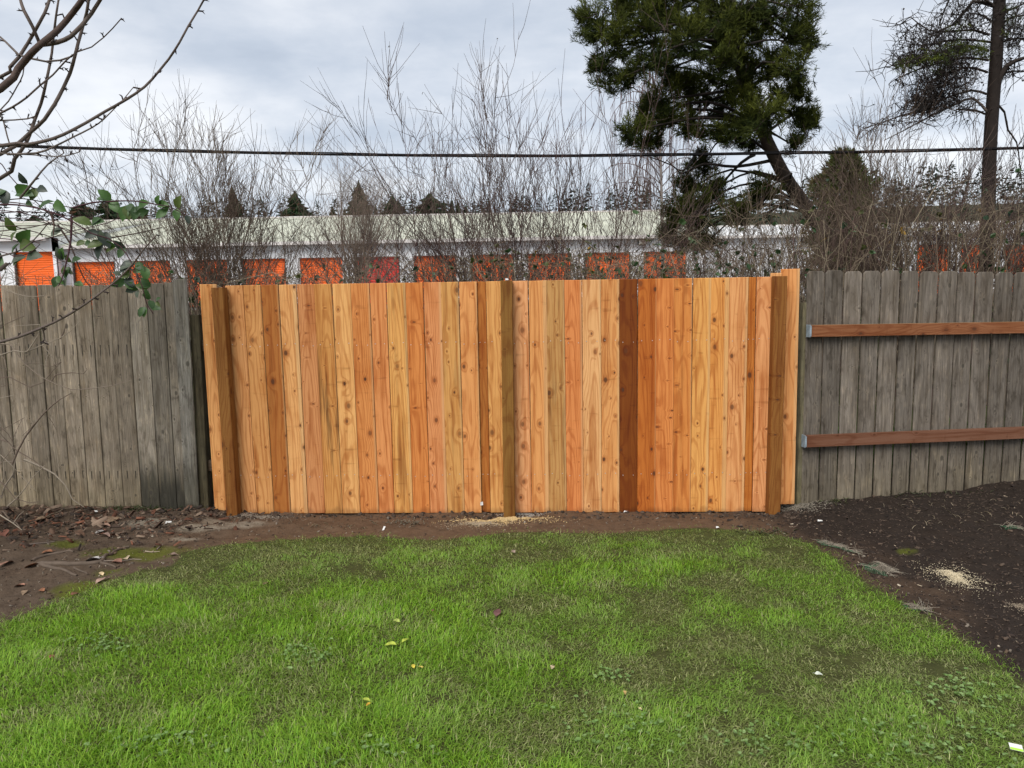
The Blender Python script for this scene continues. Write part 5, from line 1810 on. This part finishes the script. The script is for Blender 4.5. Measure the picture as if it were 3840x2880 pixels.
BR, TAN, RED, GRY, YEL, LIM = (.14, .080, .050), (.22, .15, .095), (.20, .085, .042), (.40, .38, .36), (.50, .40, .05), (.36, .42, .06)
for lb, x, y, L, c in (
    ('curled orange-brown leaf at the left end of the bare root', 215, 470, 62, RED), ('pale silvery leaf lying across the bare root', 585, 432, 62, GRY), ('red leaf fragment above the root at left', 296, 384, 46, RED),
    ('pink-brown leaf just above the mossy patch and lawn edge', 655, 562, 56, (.34, .22, .17)), ('pair of cream leaf bits beside the moss', 645, 518, 30, (.55, .42, .24)), ('long brown curled leaf on bare soil below the litter', 500, 264, 66, BR),
    ('pinkish flat leaf on the soil right of the curled one', 668, 276, 60, (.30, .20, .16)), ('broad brown leaf at the top of the litter', 720, 180, 74, TAN), ('tall folded brown leaf standing in the litter', 378, 150, 56, (.20, .11, .07)),
    ('large tan leaf in the litter heap at left', 290, 172, 80, TAN), ('crumpled leaf at the lower edge of the litter', 438, 232, 58, BR), ('reddish leaf at the extreme left of the litter', 20, 265, 66, (.15, .06, .04)),
    ('tan leaf by the thin pale stick', 808, 413, 46, (.36, .28, .19)), ('brown leaf under the thin pale stick', 745, 442, 52, (.20, .10, .07)), ('grey-brown leaf near the lawn corner on the soil', 1112, 397, 36, (.22, .15, .12)),
    ('small red leaf on grit left of the lawn edge', 267, 624, 34, RED), ('salmon leaf on grit at far left', 122, 598, 44, (.30, .15, .10)), ('narrow tan leaf on grit at left', 155, 640, 36, TAN), ('dark red leaf touching the left lawn edge', 478, 648, 34, (.18, .07, .05)),
    ('brown leaf on grit at the left border', 38, 458, 56, (.24, .13, .09)), ('brown leaf in the grass by the long thin twig', 1693, 585, 38, (.14, .075, .055)), ('red-brown leaf in the lush left lawn', 335, 1048, 32, (.26, .10, .06)),
    ('pink leaf fragment on soil below the broad brown leaf', 672, 214, 50, (.36, .22, .16)), ('grey leaf beside the pink fragment', 632, 244, 34, (.26, .24, .22)),
):
    dead_leaf(lb, *c0(x, y), L, c, 'fallen leaves on the left soil')


def cl(x, y): return (1300 + x * 1300 / 1269, 1850 + y * 1300 / 1269)


for lb, x, y, L, c in (
    ('left one of the two yellow leaves in the middle of the lawn', 244, 650, 30, YEL), ('right one of the two yellow leaves in the middle of the lawn', 268, 655, 34, (.55, .42, .10)), ('lime leaf on the lawn above the two yellow ones', 217, 555, 42, LIM),
    ('wide yellow-green leaf beside the lime one on the lawn', 160, 572, 56, LIM), ('pale green leaf higher on the lush lawn', 182, 483, 40, (.30, .36, .08)), ('dark maroon leaf in the middle of the lawn', 553, 452, 56, (.12, .055, .050)),
    ('yellow leaf low in the left part of the lawn', 72, 775, 36, LIM), ('golden leaf under the low yellow leaf', 80, 792, 26, (.52, .30, .03)), ('curled beige leaf strip right of the yellow pair', 752, 655, 36, (.45, .36, .22)),
    ('tan leaf bit low on the right half of the lawn', 1018, 748, 26, (.42, .28, .10)), ('grey leaf on the muddy patch behind the lawn middle', 610, 226, 32, (.24, .18, .14)), ('small maroon leaf left of the lawn middle', 316, 443, 22, (.16, .06, .05)),
    ('cream leaf on the lawn beside the clover', 1075, 808, 22, (.50, .42, .22)), ('pale leaf near the right corner of the lawn', 1727, 680, 34, (.52, .55, .46)),
):
    dead_leaf(lb, *cl(x, y), L, c, 'leaves on the lawn', .022)

# white scraps ---------------------------------------------------------------
def scrap(name, label, px, py, wpx, hpx, lift=.004, tilt=.3, rz=0.3, on=None):
    q = on or G(px, py)
    q = Vector(q)
    q.z += lift
    d = q.length
    wv, hv = .8 * wpx / F * d, .8 * hpx / F * d
    v = [(-wv / 2, -hv / 2, 0), (wv / 2, -hv * .42, .004), (wv * .45, hv / 2, .001), (-wv * .4, hv * .46, .005)]
    v += [(x, y, z + .0015) for x, y, z in v]
    f = [(3, 2, 1, 0), (4, 5, 6, 7), (0, 1, 5, 4), (1, 2, 6, 5), (2, 3, 7, 6), (3, 0, 4, 7)]
    o = put(name, mesh_from(name, v, f, M_PAPER), None, q, (tilt, 0, rz))
    return tag(o, label, 'scrap', 'white scraps on the ground')


scrap('paper_scrap', 'upright white scrap on the brown soil left of the centre post', 1440, 1986, 10, 26, .008, .5, -.2)
scrap('paper_scrap', 'white scrap under the boards just right of the left cedar post', 1122, 1921, 14, 10, .006, 1.0, 0)
scrap('paper_scrap', 'white strip under the cedar boards, right of the soil clod', 1524, 1917, 18, 12, .008, 1.0, 0)
scrap('paper_scrap', 'white strip under the cedar boards, nearest left of the centre post', 1646, 1915, 18, 12, .008, 1.0, 0)
scrap('paper_scrap', 'white scrap on the soil right of the centre post', 2346, 1921, 18, 9, .006, .4, -.3)
scrap('paper_scrap', 'white sliver on the dark soil below the right cedar end', 3075, 1958, 22, 9, .006, .3, -.2)
scrap('paper_scrap', 'forked white scrap on the soil before the left fence', 632, 1962, 26, 12, .006, .4, .3)
scrap('paper_scrap', 'thin white strip under the left fence boards', 365, 1921, 40, 8, .010, .5, .1)
scrap('paper_scrap', 'small white scrap at the grass edge before the right cedar boards', 2690, 1983, 14, 10, .01, .4, 0)
yy = fence_y(1806) - .018
bp = P(1806, 1888, yy)
o = scrap('paper_scrap', 'white paper shard stuck to the low end of a cedar board', 0, 0, 14, 18, 0, 1.45, .1, on=bp)
yy = fence_y(1895) - .062
bp = P(1900, 1051, yy)
scrap('paper_scrap', 'white corner of paper on top of the centre post', 0, 0, 15, 9, .006, 1.0, .3, on=bp)
# plant tag lying in the grass at the near right corner
q = G(3808, 2832)
q.z += .03
tagp = thing('plant_label', 'white and lime plastic label lying in the grass at the right corner', 'label', tuple(q))
pl_ = put('card', mesh_from('card', *box(-.021, .021, -.013, .013, 0, .0012), M_PAPER), tagp, q, (.45, .1, -.28))
put('printed_band', mesh_from('printed_band', *box(-.020, .020, -.0125, -.004, .0013, .0019), M_LIME), tagp, q, (.45, .1, -.28))

# torn sod netting along the mulch edge ------------------------------------------
def netting(label, px, py, wpx, hpx, seed, green, ang):
    q = G(px, py)
    rg = np.random.default_rng(seed)
    wv, hv = .85 * wpx / F * q.length, hpx / F * q.length * 1.5
    o = thing('netting_scrap', label, 'netting', tuple(q), 'torn sod netting')
    nx_, ny_ = max(6, int(wv / .010)), max(5, int(hv / .010))
    ca, sa = math.cos(ang), math.sin(ang)

    def at(u, v):
        lx, ly = (u - .5) * wv, (v - .5) * hv
        lx += .012 * math.sin(v * 9 + seed)
        x, y = q.x + lx * ca - ly * sa, q.y + lx * sa + ly * ca
        return (x, y, gz(x, y) + .006 + .020 * float(fbm(np.array([u * 3.0]), np.array([v * 3.0]), seed)[0]))
    A, B = Tubes(3), Tubes(3)
    for i in range(nx_ + 1):
        a, b = (rg.uniform(0, .25), rg.uniform(.75, 1))
        (B if i / nx_ < green else A).add([at(i / nx_, a + (b - a) * k / 6) for k in range(7)], .0008, .0008)
    for j in range(ny_ + 1):
        a, b = (rg.uniform(0, .2), rg.uniform(.8, 1))
        (B if j / ny_ < green else A).add([at(a + (b - a) * k / 7, j / ny_) for k in range(8)], .0008, .0008)
    for k in range(26):                            # frayed straw
        p = np.array(at(rg.random(), rg.random()))
        d = rg.normal(0, 1, 3); d[2] = abs(d[2]) * .35
        d /= np.linalg.norm(d)
        A.add([p, p + d * .03, p + d * .06 - np.array([0, 0, .008])], .0012, .0006)
    A.build('straw_mesh', M_NET, o)
    B.build('green_mesh', M_GNET, o)


netting('torn straw and green netting at the back right corner of the lawn', 3120, 2048, 110, 40, 1, .35, -.3)
netting('long torn strip of pale netting with a green end on the mulch', 3300, 2140, 120, 70, 2, .30, -.9)
netting('frayed pale netting tuft at the lawn edge, lowest of the scraps', 3440, 2288, 90, 30, 3, .15, -.3)
netting('faint green netting strip half buried beside the pale strip', 3195, 2075, 70, 18, 4, .6, -.9)
netting('small green netting shred far right on the mulch', 3795, 1980, 60, 16, 5, .9, -.4)

# clods along the fence foot
rg = np.random.default_rng(19)
pts_ = []
for k in range(520):
    px = rg.uniform(760, 3000)
    q = G(px, rg.uniform(1912, 1945))
    pts_.append((q.x, q.y, q.z - .002))
pts_ = np.array(pts_)
cols = np.array([.055, .038, .027]) * rg.uniform(.4, 1.6, (len(pts_), 1))
chips('soil_clods', 'dark clods of soil along the foot of the cedar fence', 'soil', pts_, rg.uniform(.01, .04, len(pts_)), cols, 20, .5, (1.0, 1.8))
# sparse grass and weeds below the left and right fences
rg = np.random.default_rng(23)
LV = Leaves()
for cx, cy, rx, ry_, n, cc in ((540, 1912, 130, 8, 170, (.07, .10, .03)), (3120, 1880, 60, 8, 50, (.10, .11, .04)), (3400, 1850, 300, 14, 90, (.08, .09, .04)), (2850, 2000, 90, 10, 60, (.09, .10, .04)), (1520, 1965, 70, 10, 60, (.24, .21, .15)), (1300, 1975, 200, 14, 40, (.22, .18, .11)), (3560, 1925, 230, 45, 60, (.26, .21, .14))):
    for k in range(n):
        q = G(cx + rg.normal(0, .6) * rx, cy + rg.normal(0, .6) * ry_)
        a = rg.uniform(0, 6.28)
        L = rg.uniform(.02, .06)
        LV.leaf(q, (math.cos(a), math.sin(a), rg.uniform(.1, 1.0)), (0, 0, 1), L, .004, tuple(np.array(cc) * rg.uniform(.6, 1.4)))
o = LV.build('weeds', M_LEAF, None, (0, 5.3, 0))
tag(o, 'sparse weeds and straw along the feet of the fences', 'weeds', None, 'stuff')
# rank grass right behind the fence, green through the gaps
rg = np.random.default_rng(29)
LV = Leaves()
for k in range(5200):
    x, y = rg.uniform(-4.5, 5), 6.12 + abs(rg.normal(0, .35))
    a = rg.uniform(0, 6.28)
    LV.leaf((x, y, gz(x, y)), (math.cos(a) * .5, math.sin(a) * .5, 1), rdir(), rg.uniform(.12, .42), .010, tuple(np.array((.10, .19, .025)) * rg.uniform(.6, 1.4)))
o = LV.build('bank_grass', M_LEAF, None, (0, 6, 0))
tag(o, 'rank green grass behind the fences showing through the gaps', 'grass', None, 'stuff')
